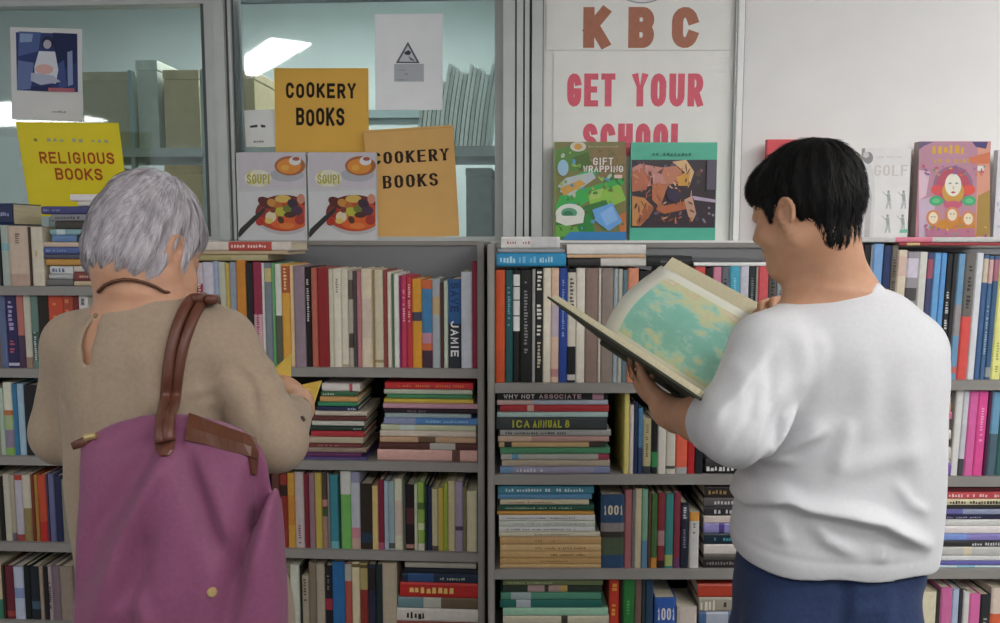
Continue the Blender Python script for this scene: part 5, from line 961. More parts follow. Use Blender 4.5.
def strands(f, pos, flow, n, steps, seg, wid, lift, rng, jit=.25, keep=None):
    """combed locks: ribbons that follow the hair surface along flow(p), tips slightly off it"""
    idx = rng.integers(0, len(pos), n); p = pos[idx].astype(np.float32)
    if keep is not None: p = p[keep(p)]
    n = len(p); J = rng.normal(0, jit, (n, 3)).astype(np.float32); pts = []; nor = []; L = rng.uniform(.55, 1.25, n)[:, None].astype(np.float32)
    for j in range(steps):
        g = f.grad(p); dist = f.sample(p)[:, None]; tgt = lift[0] + (lift[1] - lift[0]) * (j / (steps - 1)) ** 2
        p = p - g * (dist - tgt) * .9; pts.append(p.copy()); nor.append(g)
        v = flow(p) + J; v = v - g * np.sum(v * g, 1, keepdims=True); v /= np.linalg.norm(v, axis=1, keepdims=True) + 1e-9; p = p + v * seg * L
    V = np.zeros((n, steps, 2, 3), dtype=np.float32)
    for j in range(steps):
        t = (pts[min(j + 1, steps - 1)] - pts[max(j - 1, 0)]); s_ = np.cross(t, nor[j]); s_ /= np.linalg.norm(s_, axis=1, keepdims=True) + 1e-9; u = j / (steps - 1); w = wid * (min(1, .5 + 2 * u) * (1 - u) ** .6 + .08)
        V[:, j, 0] = pts[j] - s_ * w; V[:, j, 1] = pts[j] + s_ * w
    b = (np.arange(n) * steps * 2)[:, None]; q = []
    for j in range(steps - 1): q.append(np.concatenate([b + 2 * j, b + 2 * j + 1, b + 2 * j + 3, b + 2 * j + 2], 1))
    return V.reshape(-1, 3), np.concatenate(q)
def slab(py, xl, xr, b, Y, yaw=0.0, shrink=0.0, k=1.035):
    """section whose outline, seen from the door side, runs from xl to xr"""
    rl, rr_ = ray(xl, py), ray(xr, py); sl, sr = rl.x / rl.y, rr_.x / rr_.y; a = .15; cx = 0
    for _ in range(12):
        eL = k * math.sqrt(a * a + sl * sl * b * b); eR = k * math.sqrt(a * a + sr * sr * b * b); cx = (sr * Y - eR + sl * Y + eL) / 2; a = max(.01, a + ((sr - sl) * Y - eL - eR) / 2 * .9)
    return (P((xl + xr) / 2, py, Y - b * .8).z, cx, Y, a - shrink, b - shrink, rad(yaw))
def wavy(amp, fx, fz, seed, ylim, lo, hi):
    r = np.random.default_rng(seed); ph = r.uniform(0, 6.28, 8)
    def fn(X, Y, Z):
        o = 0
        for i in range(4): o = o + np.sin(X * fx * (1 + .37 * i) + Z * fz * (1 + .21 * i) * (1 if i % 2 else -1) + Y * fx * .5 + ph[i]) / (1 + .5 * i)
        return amp * o * .4
    return fn, np.array(lo), np.array(hi)
RG = np.random.default_rng(11)
def to_floor(f, secs_x, Y, ztop, r0, dx):      # two bare legs with feet inside the clothes
    for s in (-1, 1):
        x = secs_x + s * dx
        f.op(rc((x, Y, ztop), (x, Y + .01, .46), r0, .048), .03); f.op(rc((x, Y + .01, .46), (x, Y - .005, .09), .048, .034), .02)
        f.op(rc((x, Y - .02, .05), (x, Y + .14, .035), .034, .026), .02)
def shoes(root, x, Y, dx, m, sole):
    for s in (-1, 1):
        xx = x + s * dx; f = Field((xx - .08, Y - .12, -.005), (xx + .08, Y + .24, .14), .004)
        f.op(rc((xx, Y - .04, .045), (xx, Y + .15, .038), .044, .040), .02); f.op(rc((xx, Y - .03, .08), (xx, Y + .0, .095), .044, .042), .02); f.op(rc((xx, Y - .02, .12), (xx, Y - .02, .2), .036, .036), .004, 'sub')
        lo = np.array([xx - .1, Y - .2, -.2]); hi = np.array([xx + .1, Y + .3, .0]); f.op((lambda X, Y_, Z: Z - .002 + 0 * X + 0 * Y_, lo, hi), 0, 'sub')
        o = sculpt('shoe', *f.mesh(), m, root)
        g = Field((xx - .08, Y - .12, -.004), (xx + .08, Y + .24, .03), .004); g.op(rc((xx, Y - .04, .014), (xx, Y + .15, .014), .047, .043), 0)
        g.op((lambda X, Y_, Z: np.maximum(.001 - Z, Z - .016) + 0 * X + 0 * Y_, lo, np.array([xx + .1, Y + .3, .1])), 0, 'sub') if False else None
def leg_axis(px, py, Y): return P(px, py, Y)
# ================================================================== woman in white with the atlas
SKR = skin_mat('skin_warm', '#c99b7e', '#bb8b6e'); SKL = skin_mat('skin_fair', '#c79a7e', '#b98a70')
HR = Local(P(807, 211, 1.23), 38, -13, 0, .86)
f = Field((.24, .98, -.004), (.86, 1.66, 1.60), .0034)
sculpt_head(f, HR, .012, .84, .070)
nb = P(836, 306, 1.235)
f.op(rc(HR.p(0, -.024, -.045), nb, .049, .056), .02); f.op(rc(HR.p(0, .0, -.07), nb + Vector((-.02, .03, .01)), .040, .048), .02)
f.op(rc(nb, P(765, 352, 1.19), .052, .048), .04); f.op(rc(nb, P(905, 348, 1.27), .052, .048), .04)
TOR = [slab(300, 800, 880, .055, 1.235), slab(330, 762, 918, .075, 1.235), slab(380, 766, 928, .095, 1.235), slab(450, 770, 924, .095, 1.235), slab(520, 768, 910, .095, 1.24), slab(580, 762, 896, .092, 1.245), slab(640, 762, 890, .092, 1.25), slab(690, 770, 880, .08, 1.25)]
f.op(loft(TOR), .03)
EL = P(733, 428, 1.125); WR = P(668, 412, 1.335); SL = P(767, 348, 1.185)
f.op(rc(SL, EL, .045, .038), .02); f.op(rc(EL, WR, .039, .026), .015); f.op(rc(EL + (WR - EL) * .15, EL + (WR - EL) * .5, .041, .036), .015)
SRr = P(908, 348, 1.27); ER = Vector((.665, 1.385, 1.05)); WRr = Vector((.575, 1.455, 1.195))
f.op(rc(SRr, ER, .045, .038), .02); f.op(rc(ER, WRr, .038, .026), .015)
sculpt_hand(f, WR, P(626, 374, 1.47) - WR, (-.15, -.72, -.66), (-.7, -.3, .6), .95, (18, 22, 26, 30), 4)
sculpt_hand(f, WRr, Vector((-.07, .02, .10)), (.7, .45, -.3), (.1, -.75, .6), .95, (50, 55, 58, 60), 3)
to_floor(f, .52, 1.25, .76, .062, .066)
V, Q = f.mesh()
woman = sculpt('person', V, Q, SKR)
tag(woman, 'person in loose white top and blue jeans reading an open atlas', 'person')
for s in (-1, 1):    # eyes
    e = Field(HR.p(s * .032, .078, .007) - Vector((.02,) * 3), HR.p(s * .032, .078, .007) + Vector((.02,) * 3), .0012); e.op(HR.ell((s * .032, .0795, .0055), (.0115, .0115, .0085)), 0)
    sculpt('eye', *e.mesh(), mat('#e8e2dc', .25, .02, 40, .5), woman)
# hair
hc = HR.c; f = Field(hc - Vector((.16, .16, .14)), hc + Vector((.16, .16, .16)), .0028)
f.op(HR.ell((0, -.010, .043), (.078, .097, .085)), 0); f.op(HR.ell((0, -.040, .005), (.064, .058, .060)), .02); f.op(HR.ell((0, -.050, -.055), (.046, .027, .036)), .02); f.op(HR.ell((0, .060, .058), (.062, .036, .036)), .025)
f.op(HR.ell((0, .112, -.042), (.125, .082, .080)), .012, 'sub'); f.op(HR.ell((0, .03, -.105), (.13, .075, .085)), .012, 'sub')
for s in (-1, 1):
    f.op(HR.ell((s * .086, .004, -.020), (.032, .023, .036)), .008, 'sub'); f.op(HR.rc((s * .067, .034, .02), (s * .066, .031, -.010), .008, .004), .006)
def gro(H, amp, n, seed):
    A = H.A; c = npv(H.c)
    def fn(X, Y, Z):
        x, y, z = X - c[0], Y - c[1], Z - c[2]; lx = x * A[0, 0] + y * A[1, 0] + z * A[2, 0]; ly = x * A[0, 1] + y * A[1, 1] + z * A[2, 1]; lz = x * A[0, 2] + y * A[1, 2] + z * A[2, 2]
        an = np.arctan2(lx, ly + .03); return amp * (np.sin(an * n + 40 * lz + seed) + .6 * np.sin(an * n * 1.7 - 55 * lz + 2 * seed) + .5 * np.sin(an * n * .5 + 30 * lz))
    return fn, c - .2, c + .2
f.op(gro(HR, .0012, 17, 1.0), 0, 'disp'); f.blur(1)
V, Q = f.mesh(); HB = hair_mat('hair_black', '#0a0909', '#171515', .62, .2)
crown = npv(HR.p(0, -.05, .135)); A_ = HR.A; c_ = npv(HR.c)
def flowR(p): d = p - crown; d /= np.linalg.norm(d, axis=1, keepdims=True) + 1e-6; return d + np.array([0, 0, -.35], dtype=np.float32)
def keepR(p): l = (p - c_) @ A_; return ~((l[:, 1] > .055) & (l[:, 2] < .03)) & (l[:, 2] > -.075)
sv, sq = strands(f, V, flowR, 3800, 5, .0075, .0013, (.0006, .0048), RG, .38, keepR)
sculpt('hair', V, Q, HB, woman, [(sv, sq, HB)])
# white top
f = Field((.24, 1.0, .82), (.80, 1.50, 1.40), .0036)
SH = [slab(577, 732, 936, .118, 1.24), slab(566, 729, 938, .122, 1.24), slab(540, 731, 941, .126, 1.24), slab(500, 736, 945, .130, 1.24), slab(460, 744, 947, .128, 1.24), slab(420, 750, 948, .124, 1.24), slab(380, 752, 949, .12, 1.238), slab(350, 752, 945, .112, 1.236), slab(330, 757, 934, .10, 1.236), slab(315, 772, 920, .088, 1.236), slab(302, 790, 903, .076, 1.236), slab(292, 803, 888, .068, 1.236), slab(284, 812, 880, .06, 1.236), slab(277, 826, 876, .052, 1.236)]
f.op(loft(SH, 2.5), 0)
s0, s1 = P(771, 350, 1.185), P(735, 428, 1.12); ax = (s1 - s0).normalized()
f.op(rc(P(800, 328, 1.215), s0, .046, .056), .03); f.op(rc(s0, s1, .058, .053), .024); s2 = EL + (WR - EL) * .2; f.op(rc(s1, s2, .053, .048), .015); af_ = (WR - EL).normalized()
r0, r1 = P(906, 350, 1.27), Vector((.668, 1.37, 1.09)); f.op(rc(P(880, 322, 1.245), r0, .048, .055), .03); f.op(rc(r0, r1, .057, .055), .028); ar = (r1 - r0).normalized()
wl = [([(754, 456), (775, 430), (797, 404)], (.006, .007)), ([(765, 470), (800, 442), (828, 424)], (.006, .008)), ([(830, 472), (838, 445), (847, 416)], (.005, .009)), ([(768, 503), (786, 499), (804, 505), (836, 507), (872, 514), (900, 530), (930, 546)], (.012, .008)), ([(739, 532), (764, 511), (786, 499)], (.006, .008)), ([(811, 518), (822, 536), (850, 550)], (.004, .007)),
      ([(800, 325), (803, 360), (800, 405)], (.004, .012)), ([(868, 355), (862, 400), (858, 440)], (.003, .014)), ([(900, 380), (905, 430), (912, 480)], (.003, .014)), ([(770, 352), (762, 390), (756, 440)], (-.003, .008)), ([(742, 360), (728, 400)], (.003, .008)), ([(758, 372), (745, 412)], (.003, .007)), ([(835, 470), (880, 455), (915, 448)], (.003, .012)), ([(770, 345), (745, 372), (712, 400), (697, 428)], (.0035, .006)), ([(778, 380), (755, 410), (735, 450)], (.003, .006)), ([(755, 380), (728, 420), (715, 450)], (-.002, .005)), ([(745, 463), (765, 440), (775, 405)], (-.004, .005)), ([(742, 478), (770, 470), (800, 462)], (.003, .005)), ([(820, 330), (822, 350), (815, 390)], (.003, .008)), ([(890, 480), (905, 500), (925, 510)], (.003, .006)), ([(738, 515), (752, 500), (762, 490)], (.004, .005)), ([(780, 520), (786, 548)], (.003, .008)), ([(880, 535), (875, 560)], (.003, .008)),
      ([(731, 556), (780, 560), (850, 561), (935, 562)], (-.0007, .003)), ([(735, 470), (750, 485), (757, 505)], (.004, .007))]
f.op(folds(wl, 1.13, .005, .01, 1.26, 2.4), 0, 'disp'); f.op(wavy(.0035, 28, 17, 3, 0, (.24, 1.0, .82), (.8, 1.5, 1.33)), 0, 'disp')
f.op(rc(HR.p(0, -.02, -.06), nb + Vector((0, 0, .012)), .058, .062), .004, 'sub'); f.op(rc(nb + Vector((-.016, .02, .018)), nb + Vector((-.05, .05, .07)), .060, .085), .006, 'sub')
f.op(rc(s2 + af_ * .03, s2 + af_ * .10, .039, .042), .003, 'sub'); f.op(rc(r1 + ar * .03, r1 + ar * .10, .045, .045), .003, 'sub')
hs = SH[0]; f.op(loft([(hs[0] - .02, hs[1], hs[2], hs[3] - .006, hs[4] - .006, 0), (hs[0] + .03, hs[1], hs[2], hs[3] - .006, hs[4] - .006, 0)], 2.5), .002, 'sub')
f.blur(1); WC = cloth_mat('white_cotton', '#d0d0d3', '#ccccd0', 1500, .9, .12)
sculpt('top', *f.mesh(), WC, woman)
# jeans
f = Field((.26, 1.02, .02), (.80, 1.50, .97), .005)
JE = [slab(556, 742, 922, .100, 1.245), slab(570, 738, 926, .106, 1.245), slab(585, 734, 927, .112, 1.245), slab(605, 732, 922, .118, 1.245), slab(623, 730, 919, .122, 1.248), slab(660, 732, 914, .12, 1.25), slab(690, 738, 908, .11, 1.25)]
f.op(loft(JE, 2.4), 0)
for s in (-1, 1):
    x = .52 + s * .066; f.op(rc((x, 1.25, .72), (x, 1.255, .46), .082, .066), .03); f.op(rc((x, 1.255, .46), (x, 1.245, .10), .066, .058), .02); f.op(ell((x + s * .004, 1.175, .79), (.07, .06, .075)), .03)
f.op(folds([([(850, 578), (846, 600), (838, 640)], (-.008, .006)), ([(846, 600), (870, 588), (895, 584)], (.003, .006)), ([(845, 612), (880, 606)], (.003, .006)), ([(760, 578), (800, 584), (845, 582)], (-.002, .003)), ([(855, 582), (925, 586)], (-.002, .003)), ([(756, 580), (752, 630)], (-.0018, .003)), ([(890, 590), (884, 630)], (.003, .008))], 1.13, .004, .006, 1.25, 1.8), 0, 'disp')
f.op(ell((.525, 1.25, .02), (.2, .2, .055)), .003, 'sub'); f.blur(1)
DEN = cloth_mat('denim', '#2c3a5c', '#263352', 1800, .85, .12); jeans = sculpt('jeans', *f.mesh(), DEN, woman)
for px0, px1 in ((768, 828), (858, 905)): pass
shoes(woman, .52, 1.25, .066, mat('#3a3a3e', .6, .05), None)
# ================================================================== woman with grey hair and the purple bag
HL = Local(P(148, 250, 1.205), -18, -26, 0, .86)
f = Field((-.82, .98, -.004), (-.16, 1.62, 1.56), .0034)
sculpt_head(f, HL, .004, .9, .064)
nb = P(146, 312, 1.19)
f.op(rc(HL.p(0, -.028, -.045), nb, .054, .064), .03); f.op(rc(HL.p(0, .0, -.07), nb + Vector((.0, .03, .01)), .042, .05), .03)
f.op(rc(nb, P(90, 356, 1.19), .046, .042), .03); f.op(rc(nb, P(218, 356, 1.19), .046, .042), .03)
f.op(loft([slab(300, 112, 184, .06, 1.19), slab(318, 90, 212, .082, 1.195), slab(345, 68, 234, .098, 1.20), slab(410, 72, 232, .108, 1.20), slab(490, 80, 232, .108, 1.20), slab(560, 88, 252, .115, 1.205), slab(623, 92, 270, .115, 1.21), slab(680, 100, 268, .10, 1.21)]), .03)
sL, eL, wL = P(82, 348, 1.19), P(66, 430, 1.20), P(150, 418, 1.40)
sR, eR, wR = P(221, 348, 1.19), P(276, 440, 1.17), P(299, 403, 1.365)
for a, b, c in ((sL, eL, wL), (sR, eR, wR)): f.op(rc(a, b, .042, .036), .02); f.op(rc(b, c, .036, .024), .012)
sculpt_hand(f, wR, P(288, 376, 1.46) - wR, (.75, -.45, .4), (-.55, -.2, .8), .88, (35, 42, 48, 52), 4)
sculpt_hand(f, wL, P(205, 400, 1.45) - wL, (-.45, -.75, .2), (0, -.3, 1), .88, (45, 50, 55, 58), 4)
xl = (P(92, 623, 1.2).x + P(270, 623, 1.2).x) / 2
to_floor(f, xl, 1.21, .80, .075, .085)
V, Q = f.mesh(); FLs = f
lady = sculpt('person', V, Q, SKL); tag(lady, 'person with short grey hair in taupe blouse, reading with bag on shoulder', 'person')
for s in (-1, 1):
    e = Field(HL.p(s * .032, .078, .007) - Vector((.02,) * 3), HL.p(s * .032, .078, .007) + Vector((.02,) * 3), .0012); e.op(HL.ell((s * .032, .0795, .0055), (.0115, .0115, .0085)), 0)
    sculpt('eye', *e.mesh(), mat('#e8e2dc', .25, .02, 40, .5), lady)
hc = HL.c; f = Field(hc - Vector((.16, .17, .16)), hc + Vector((.16, .17, .17)), .0028)
f.op(HL.ell((0, -.010, .046), (.070, .100, .098)), 0); f.op(HL.ell((0, -.045, .010), (.067, .070, .070)), .02); f.op(HL.ell((0, -.062, -.030), (.054, .044, .044)), .02); [f.op(HL.ell((q_ * .040, -.034, -.034), (.030, .044, .046)), .015) for q_ in (-1, 1)]; f.op(HL.ell((0, .060, .060), (.056, .036, .040)), .02)
f.op(HL.ell((0, .122, -.040), (.125, .082, .082)), .012, 'sub'); f.op(HL.ell((0, .062, -.140), (.11, .075, .090)), .012, 'sub'); f.op(HL.ell((.0, -.06, -.130), (.15, .1, .05)), .008, 'sub')
f.op(HL.ell((.078, -.006, -.048), (.016, .014, .022)), .006, 'sub')
for s in (-1, 1): f.op(HL.rc((s * .060, .022, .03), (s * .062, .022, -.034), .015, .009), .008)
f.op(gro(HL, .0022, 13, 2.0), 0, 'disp'); f.blur(1); V, Q = f.mesh()
HG = hair_mat('hair_silver', '#9c969c', '#bab4ba', .55, .3); HG2 = hair_mat('hair_grey', '#8d878d', '#aca6ac', .55, .3); HG3 = hair_mat('hair_light', '#aea8ae', '#c9c3c9', .55, .3)
crL = npv(HL.p(.01, -.02, .14)); AL = HL.A; cL = npv(HL.c)
def flowL(p): d = p - crL; d /= np.linalg.norm(d, axis=1, keepdims=True) + 1e-6; return d + np.array([-.35, 0, -.45], dtype=np.float32)
def keepL(p): l = (p - cL) @ AL; return ~((l[:, 1] > .055) & (l[:, 2] < .03)) & (l[:, 2] > -.075)
ex = []
for mm, n in ((HG, 1500), (HG2, 900), (HG3, 1100)):
    sv, sq = strands(f, V, flowL, n, 7, .0095, .0018, (.0008, .0034), RG, .20, keepL); ex.append((sv, sq, mm))
sculpt('hair', V, Q, HG, lady, ex)
# blouse
f = Field((-.84, .98, .66), (-.16, 1.48, 1.36), .0036)
BL = [slab(298, 120, 186, .060, 1.19), slab(306, 104, 202, .072, 1.19), slab(316, 88, 218, .085, 1.192), slab(330, 72, 233, .096, 1.195), slab(350, 62, 243, .108, 1.198), slab(380, 60, 244, .116, 1.20), slab(415, 62, 242, .12, 1.20), slab(455, 66, 240, .12, 1.20), slab(490, 67, 242, .12, 1.20), slab(525, 70, 252, .124, 1.205), slab(560, 74, 266, .128, 1.21), slab(600, 78, 282, .132, 1.21), slab(640, 80, 294, .136, 1.21), slab(700, 81, 300, .138, 1.21)]
f.op(loft(BL, 2.5), 0)
f.op(rc(P(118, 330, 1.2), sL, .05, .054), .03); f.op(rc(sL, eL, .054, .050), .02); f.op(rc(eL, eL + (wL - eL) * .85, .048, .034), .015)
f.op(rc(P(195, 328, 1.2), sR, .05, .054), .03); f.op(rc(sR, eR, .055, .0475), .02); ce = eR + (wR - eR) * .80; f.op(rc(eR, ce, .0475, .034), .015)
f.op(folds([([(224, 372), (240, 395), (250, 425)], (-.008, .006)), ([(225, 378), (205, 392), (180, 398)], (.004, .006)), ([(226, 388), (206, 408), (188, 412)], (.003, .006)), ([(242, 380), (262, 372)], (.003, .006)), ([(246, 400), (272, 392)], (.0035, .007)), ([(255, 425), (285, 412)], (.003, .007)), ([(205, 310), (215, 325), (222, 345)], (.004, .008)), ([(92, 370), (94, 410), (92, 445)], (-.0016, .003)),
                ([(60, 470), (70, 520), (76, 580)], (.003, .01)), ([(48, 400), (60, 410), (66, 430)], (-.004, .006)), ([(130, 340), (150, 370), (155, 420)], (.003, .014)), ([(105, 330), (110, 380)], (.002, .012))], 1.09, .004, .006, 1.24), 0, 'disp')
f.op(wavy(.0028, 26, 19, 5, 0, (-.84, .98, .66), (-.16, 1.5, 1.33)), 0, 'disp')
f.op(rc(HL.p(0, -.02, -.06), nb + Vector((0, .002, .024)), .060, .062), .004, 'sub'); f.op(rc(nb + Vector((0, .02, .022)), nb + Vector((.0, .06, .08)), .060, .08), .006, 'sub')
for a, b, r in (((98.5, 317), (92, 330), .0045), ((92, 330), (87, 346), .0075), ((87, 345), (88, 363), .006)): [f.op(rc(P(*a, y_), P(*b, y_), r, r), .001, 'sub') for y_ in (1.075, 1.085, 1.095, 1.105, 1.115, 1.125, 1.135)]
af = (wR - eR).normalized(); f.op(rc(ce - af * .02, ce + af * .08, .028, .03), .002, 'sub')
f.blur(1); BLC = cloth_mat('taupe_linen', '#a08e7b', '#998775', 1300, .88, .15); blouse = sculpt('blouse', *f.mesh(), BLC, lady); FBL = f
# trousers
f = Field((-.84, 1.02, .02), (-.20, 1.45, .76), .006)
f.op(loft([(.75, xl, 1.21, .155, .12, 0), (.70, xl, 1.21, .155, .12, 0), (.64, xl, 1.21, .15, .11, 0)], 2.4), 0)
for s in (-1, 1): x = xl + s * .075; f.op(rc((x, 1.21, .68), (x + s * .006, 1.215, .44), .088, .07), .03); f.op(rc((x + s * .006, 1.215, .44), (x + s * .008, 1.21, .09), .07, .062), .02)
f.op(ell((xl, 1.21, .02), (.22, .2, .05)), .003, 'sub'); sculpt('trousers', *f.mesh(), cloth_mat('olive_twill', '#6e6350', '#5f5544', 1400), lady)
shoes(lady, xl, 1.21, .085, mat('#4a3f38', .6, .05), None)
# helpers that lay small things on a sculpted surface
def march(f, px, py, y0=.9, off=.0):
    r = ray(px, py); o = Vector((0, 0, CZ)); t = y0 / r.y
    for _ in range(140):
        q = o + r * t; d = float(f.sample(npv(q)[None, :])[0])
        if d < .0008: break
        t += max(.0008, min(d, .02)) / r.length * .8
        if t * r.y > 1.6: break
    q = o + r * t; g = f.grad(npv(q)[None, :])[0]; return q + Vector(g.tolist()) * off, Vector(g.tolist())
def drape(f, poly_rows, off, th, m, name, parent):
    """a thin panel of rows of picture points laid on the surface"""
    R = len(poly_rows); n = len(poly_rows[0]); top = []; bot = []
    for row in poly_rows:
        for (x, y) in row:
            q, g = march(f, x, y); top.append(q + g * (off + th)); bot.append(q + g * (off - .004))
    vs = top + bot; N = R * n; fs = []
    for j in range(R - 1):
        for i in range(n - 1):
            a = j * n + i; fs.append((a, a + 1, a + n + 1, a + n)); fs.append((N + a, N + a + n, N + a + n + 1, N + a + 1))
    for j in range(R - 1):
        for a in (j * n, j * n + n - 1): fs.append((a, a + n, N + a + n, N + a))
    for i in range(n - 1):
        for a in (i, (R - 1) * n + i): fs.append((a, a + 1, N + a + 1, N + a))
    mb = MB(); mb.add(vs, fs, m); return mb.build(name, parent, smooth=False)
def lerp_row(p, q, n): return [(p[0] + (q[0] - p[0]) * i / (n - 1), p[1] + (q[1] - p[1]) * i / (n - 1)) for i in range(n)]
# necklace
pts = [march(FLs, x, y, .9, .003)[0] for x, y in ((100, 291), (106, 285), (114, 281), (124, 279), (135, 280), (146, 283), (156, 287.5), (163, 292))]
pts = [nb + Vector((-.02, .075, .0)), nb + Vector((-.052, .05, .012)), nb + Vector((-.064, .015, .022))] + pts + [nb + Vector((.064, .015, .022)), nb + Vector((.052, .05, .012)), nb + Vector((.02, .075, .0)), nb + Vector((-.02, .075, .0))]
mb = MB(); vs, fs = tube_rings(pts, .0026, 6); mb.add(vs, fs, mat('#5a3a28', .5, .15, 300)); mb.build('necklace', lady, smooth=True)
# button at the keyhole, cuff button
q, g = march(FBL, 97, 316, .9, .001); mb = MB(); vs, fs = tube_rings([q - g * .001, q + g * .003], [.0045, .0035], 10); mb.add(vs, fs, mat('#8a7c60', .5)); mb.build('button', lady)
q, g = march(FBL, 302.5, 419, .9, .0005); mb = MB(); vs, fs = tube_rings([q - g * .001, q + g * .003], [.005, .004], 10); mb.add(vs, fs, mat('#4a4038', .4)); mb.build('button', lady)
# --- purple tote
f = Field((-.60, .86, .56), (-.20, 1.12, 1.24), .0036)
BG = [slab(417, 140, 196, .010, 1.017), slab(424, 116, 222, .016, 1.015), slab(434, 96, 244, .022, 1.012), slab(446, 82, 258, .028, 1.008), slab(462, 80, 266, .034, 1.004), slab(500, 80, 272, .042, 0.996), slab(550, 78, 281, .050, 0.988), slab(600, 76, 288, .056, 0.982), slab(650, 75, 291, .058, 0.980), slab(700, 78, 290, .055, 0.980), slab(722, 84, 284, .045, 0.982)]
f.op(loft(BG, 3.2), 0)
f.op(folds([([(254, 452), (252, 490), (243, 545), (226, 640)], (-.016, .010)), ([(262, 470), (262, 520), (250, 590)], (.007, .014)), ([(163, 452), (150, 485), (128, 540), (104, 625)], (.008, .010)), ([(154, 446), (130, 478), (100, 530), (84, 600)], (-.006, .010)), ([(176, 446), (196, 490), (216, 535), (236, 575)], (-.007, .009)), ([(186, 450), (215, 500), (240, 550)], (.005, .010)), ([(150, 520), (140, 570), (128, 640)], (-.005, .012)), ([(90, 460), (110, 447), (150, 436)], (-.004, .005)), ([(170, 470), (172, 540), (168, 630)], (.003, .02)), ([(120, 610), (150, 592), (165, 630)], (.004, .009))], .955, .006, .01, .99, 2.6), 0, 'disp')
f.op(wavy(.0025, 20, 14, 9, 0, (-.6, .86, .56), (-.2, 1.02, 1.2)), 0, 'disp'); f.blur(1)
NY = cloth_mat('purple_nylon', '#7f4a68', '#794662', 900, .5, .05, .1)
bag = sculpt('tote_bag', *f.mesh(), NY); tag(bag, 'purple nylon tote bag with brown leather handles on the grey-haired woman', 'bag'); FBG = f
LE = mat('#5d3528', .42, .14, 40, .45, bump=.15); LE2 = mat('#57311f', .42, .14, 40, .45, bump=.15)
drape(f, [lerp_row((189, 417), (253, 441), 12), lerp_row((188, 429), (254, 450), 12), lerp_row((187, 441), (253, 459), 12)], .004, .003, LE2, 'leather_flap', bag)
drape(f, [lerp_row((247, 447), (257, 452), 4), lerp_row((248, 460), (257, 464), 4), lerp_row((250, 474), (255, 475), 4)], .001, .003, LE, 'flap_tongue', bag)
tab = drape(f, [lerp_row((157, 438), (176, 438), 6), lerp_row((156.5, 446), (175, 446), 6), lerp_row((158, 452), (173, 452), 6), lerp_row((162, 457), (169, 457), 6)], .001, .0035, LE, 'handle_tab', bag)
def strap(path, name, back):
    pts = []
    for (x, y, src) in path:
        if src == 'b': q, g = march(FBG, x, y, .85, .008)
        else: q, g = march(FBL, x, y, .9, .0075)
        pts.append(q)
    pts += back
    # smooth resample
    P2 = []
    for i in range(len(pts) - 1):
        p0, p1, p2, p3 = pts[max(0, i - 1)], pts[i], pts[i + 1], pts[min(len(pts) - 1, i + 2)]
        for k in range(4):
            t = k / 4; P2.append(.5 * ((2 * p1) + (p2 - p0) * t + (2 * p0 - 5 * p1 + 4 * p2 - p3) * t * t + (3 * p1 - p0 - 3 * p2 + p3) * t ** 3))
    P2.append(pts[-1]); mb = MB(); vs, fs = tube_rings(P2, .0078, 10); mb.add(vs, fs, LE); o = mb.build(name, bag, smooth=True); return P2
sh1 = [P(201, 297, 1.165), P(209, 296.5, 1.20), P(214, 302, 1.235), P(213, 325, 1.275), P(205, 380, 1.315), P(200, 430, 1.30)]
strap([(165, 446, 'b'), (164, 424, 'b'), (165, 400, 's'), (167.5, 375, 's'), (171.5, 350, 's'), (177, 328, 's'), (184, 312, 's'), (191, 303, 's')], 'handle', [P(199, 298.5, 1.150), P(202, 297, 1.19), P(204, 300, 1.235), P(204, 325, 1.285), P(198, 380, 1.325), P(196, 430, 1.335)])
strap([(171, 444, 'b'), (171.5, 424, 'b'), (174, 400, 's'), (177, 375, 's'), (182, 350, 's'), (189, 328, 's'), (197, 312, 's'), (204, 304, 's')], 'handle', [P(212, 300, 1.150), P(214.5, 299, 1.19), P(216, 303, 1.235), P(215, 328, 1.285), P(208, 382, 1.325), P(204, 430, 1.335)])
# zip tab at the corner, snap
q0, g0 = march(f, 93, 439, .85, .004); q1 = P(72, 446.5, .985)
mb = MB(); vs, fs = tube_rings([q0, (q0 + q1) / 2 + Vector((0, 0, -.001)), q1], [.0045, .006, .005], 8, (Vector((0, 1, 0)), .5)); mb.add(vs, fs, LE); mb.build('zip_tab', bag, smooth=True)
mb = MB(); vs, fs = tube_rings([q0 + Vector((-.006, -.002, 0)), q0 + Vector((.008, -.001, .003))], [.0052, .0042], 8); mb.add(vs, fs, mat('#d8c08a', .3, .03, 20, .6, .8)); mb.build('zip_pull', bag)
q, g = march(f, 212, 592, .85, .0); mb = MB(); vs, fs = tube_rings([q - g * .002, q + g * .002, q + g * .0035], [.0062, .0062, .0045], 16); mb.add(vs, fs, mat('#e0c48a', .3, .03, 20, .6, .8)); mb.build('snap_button', bag)
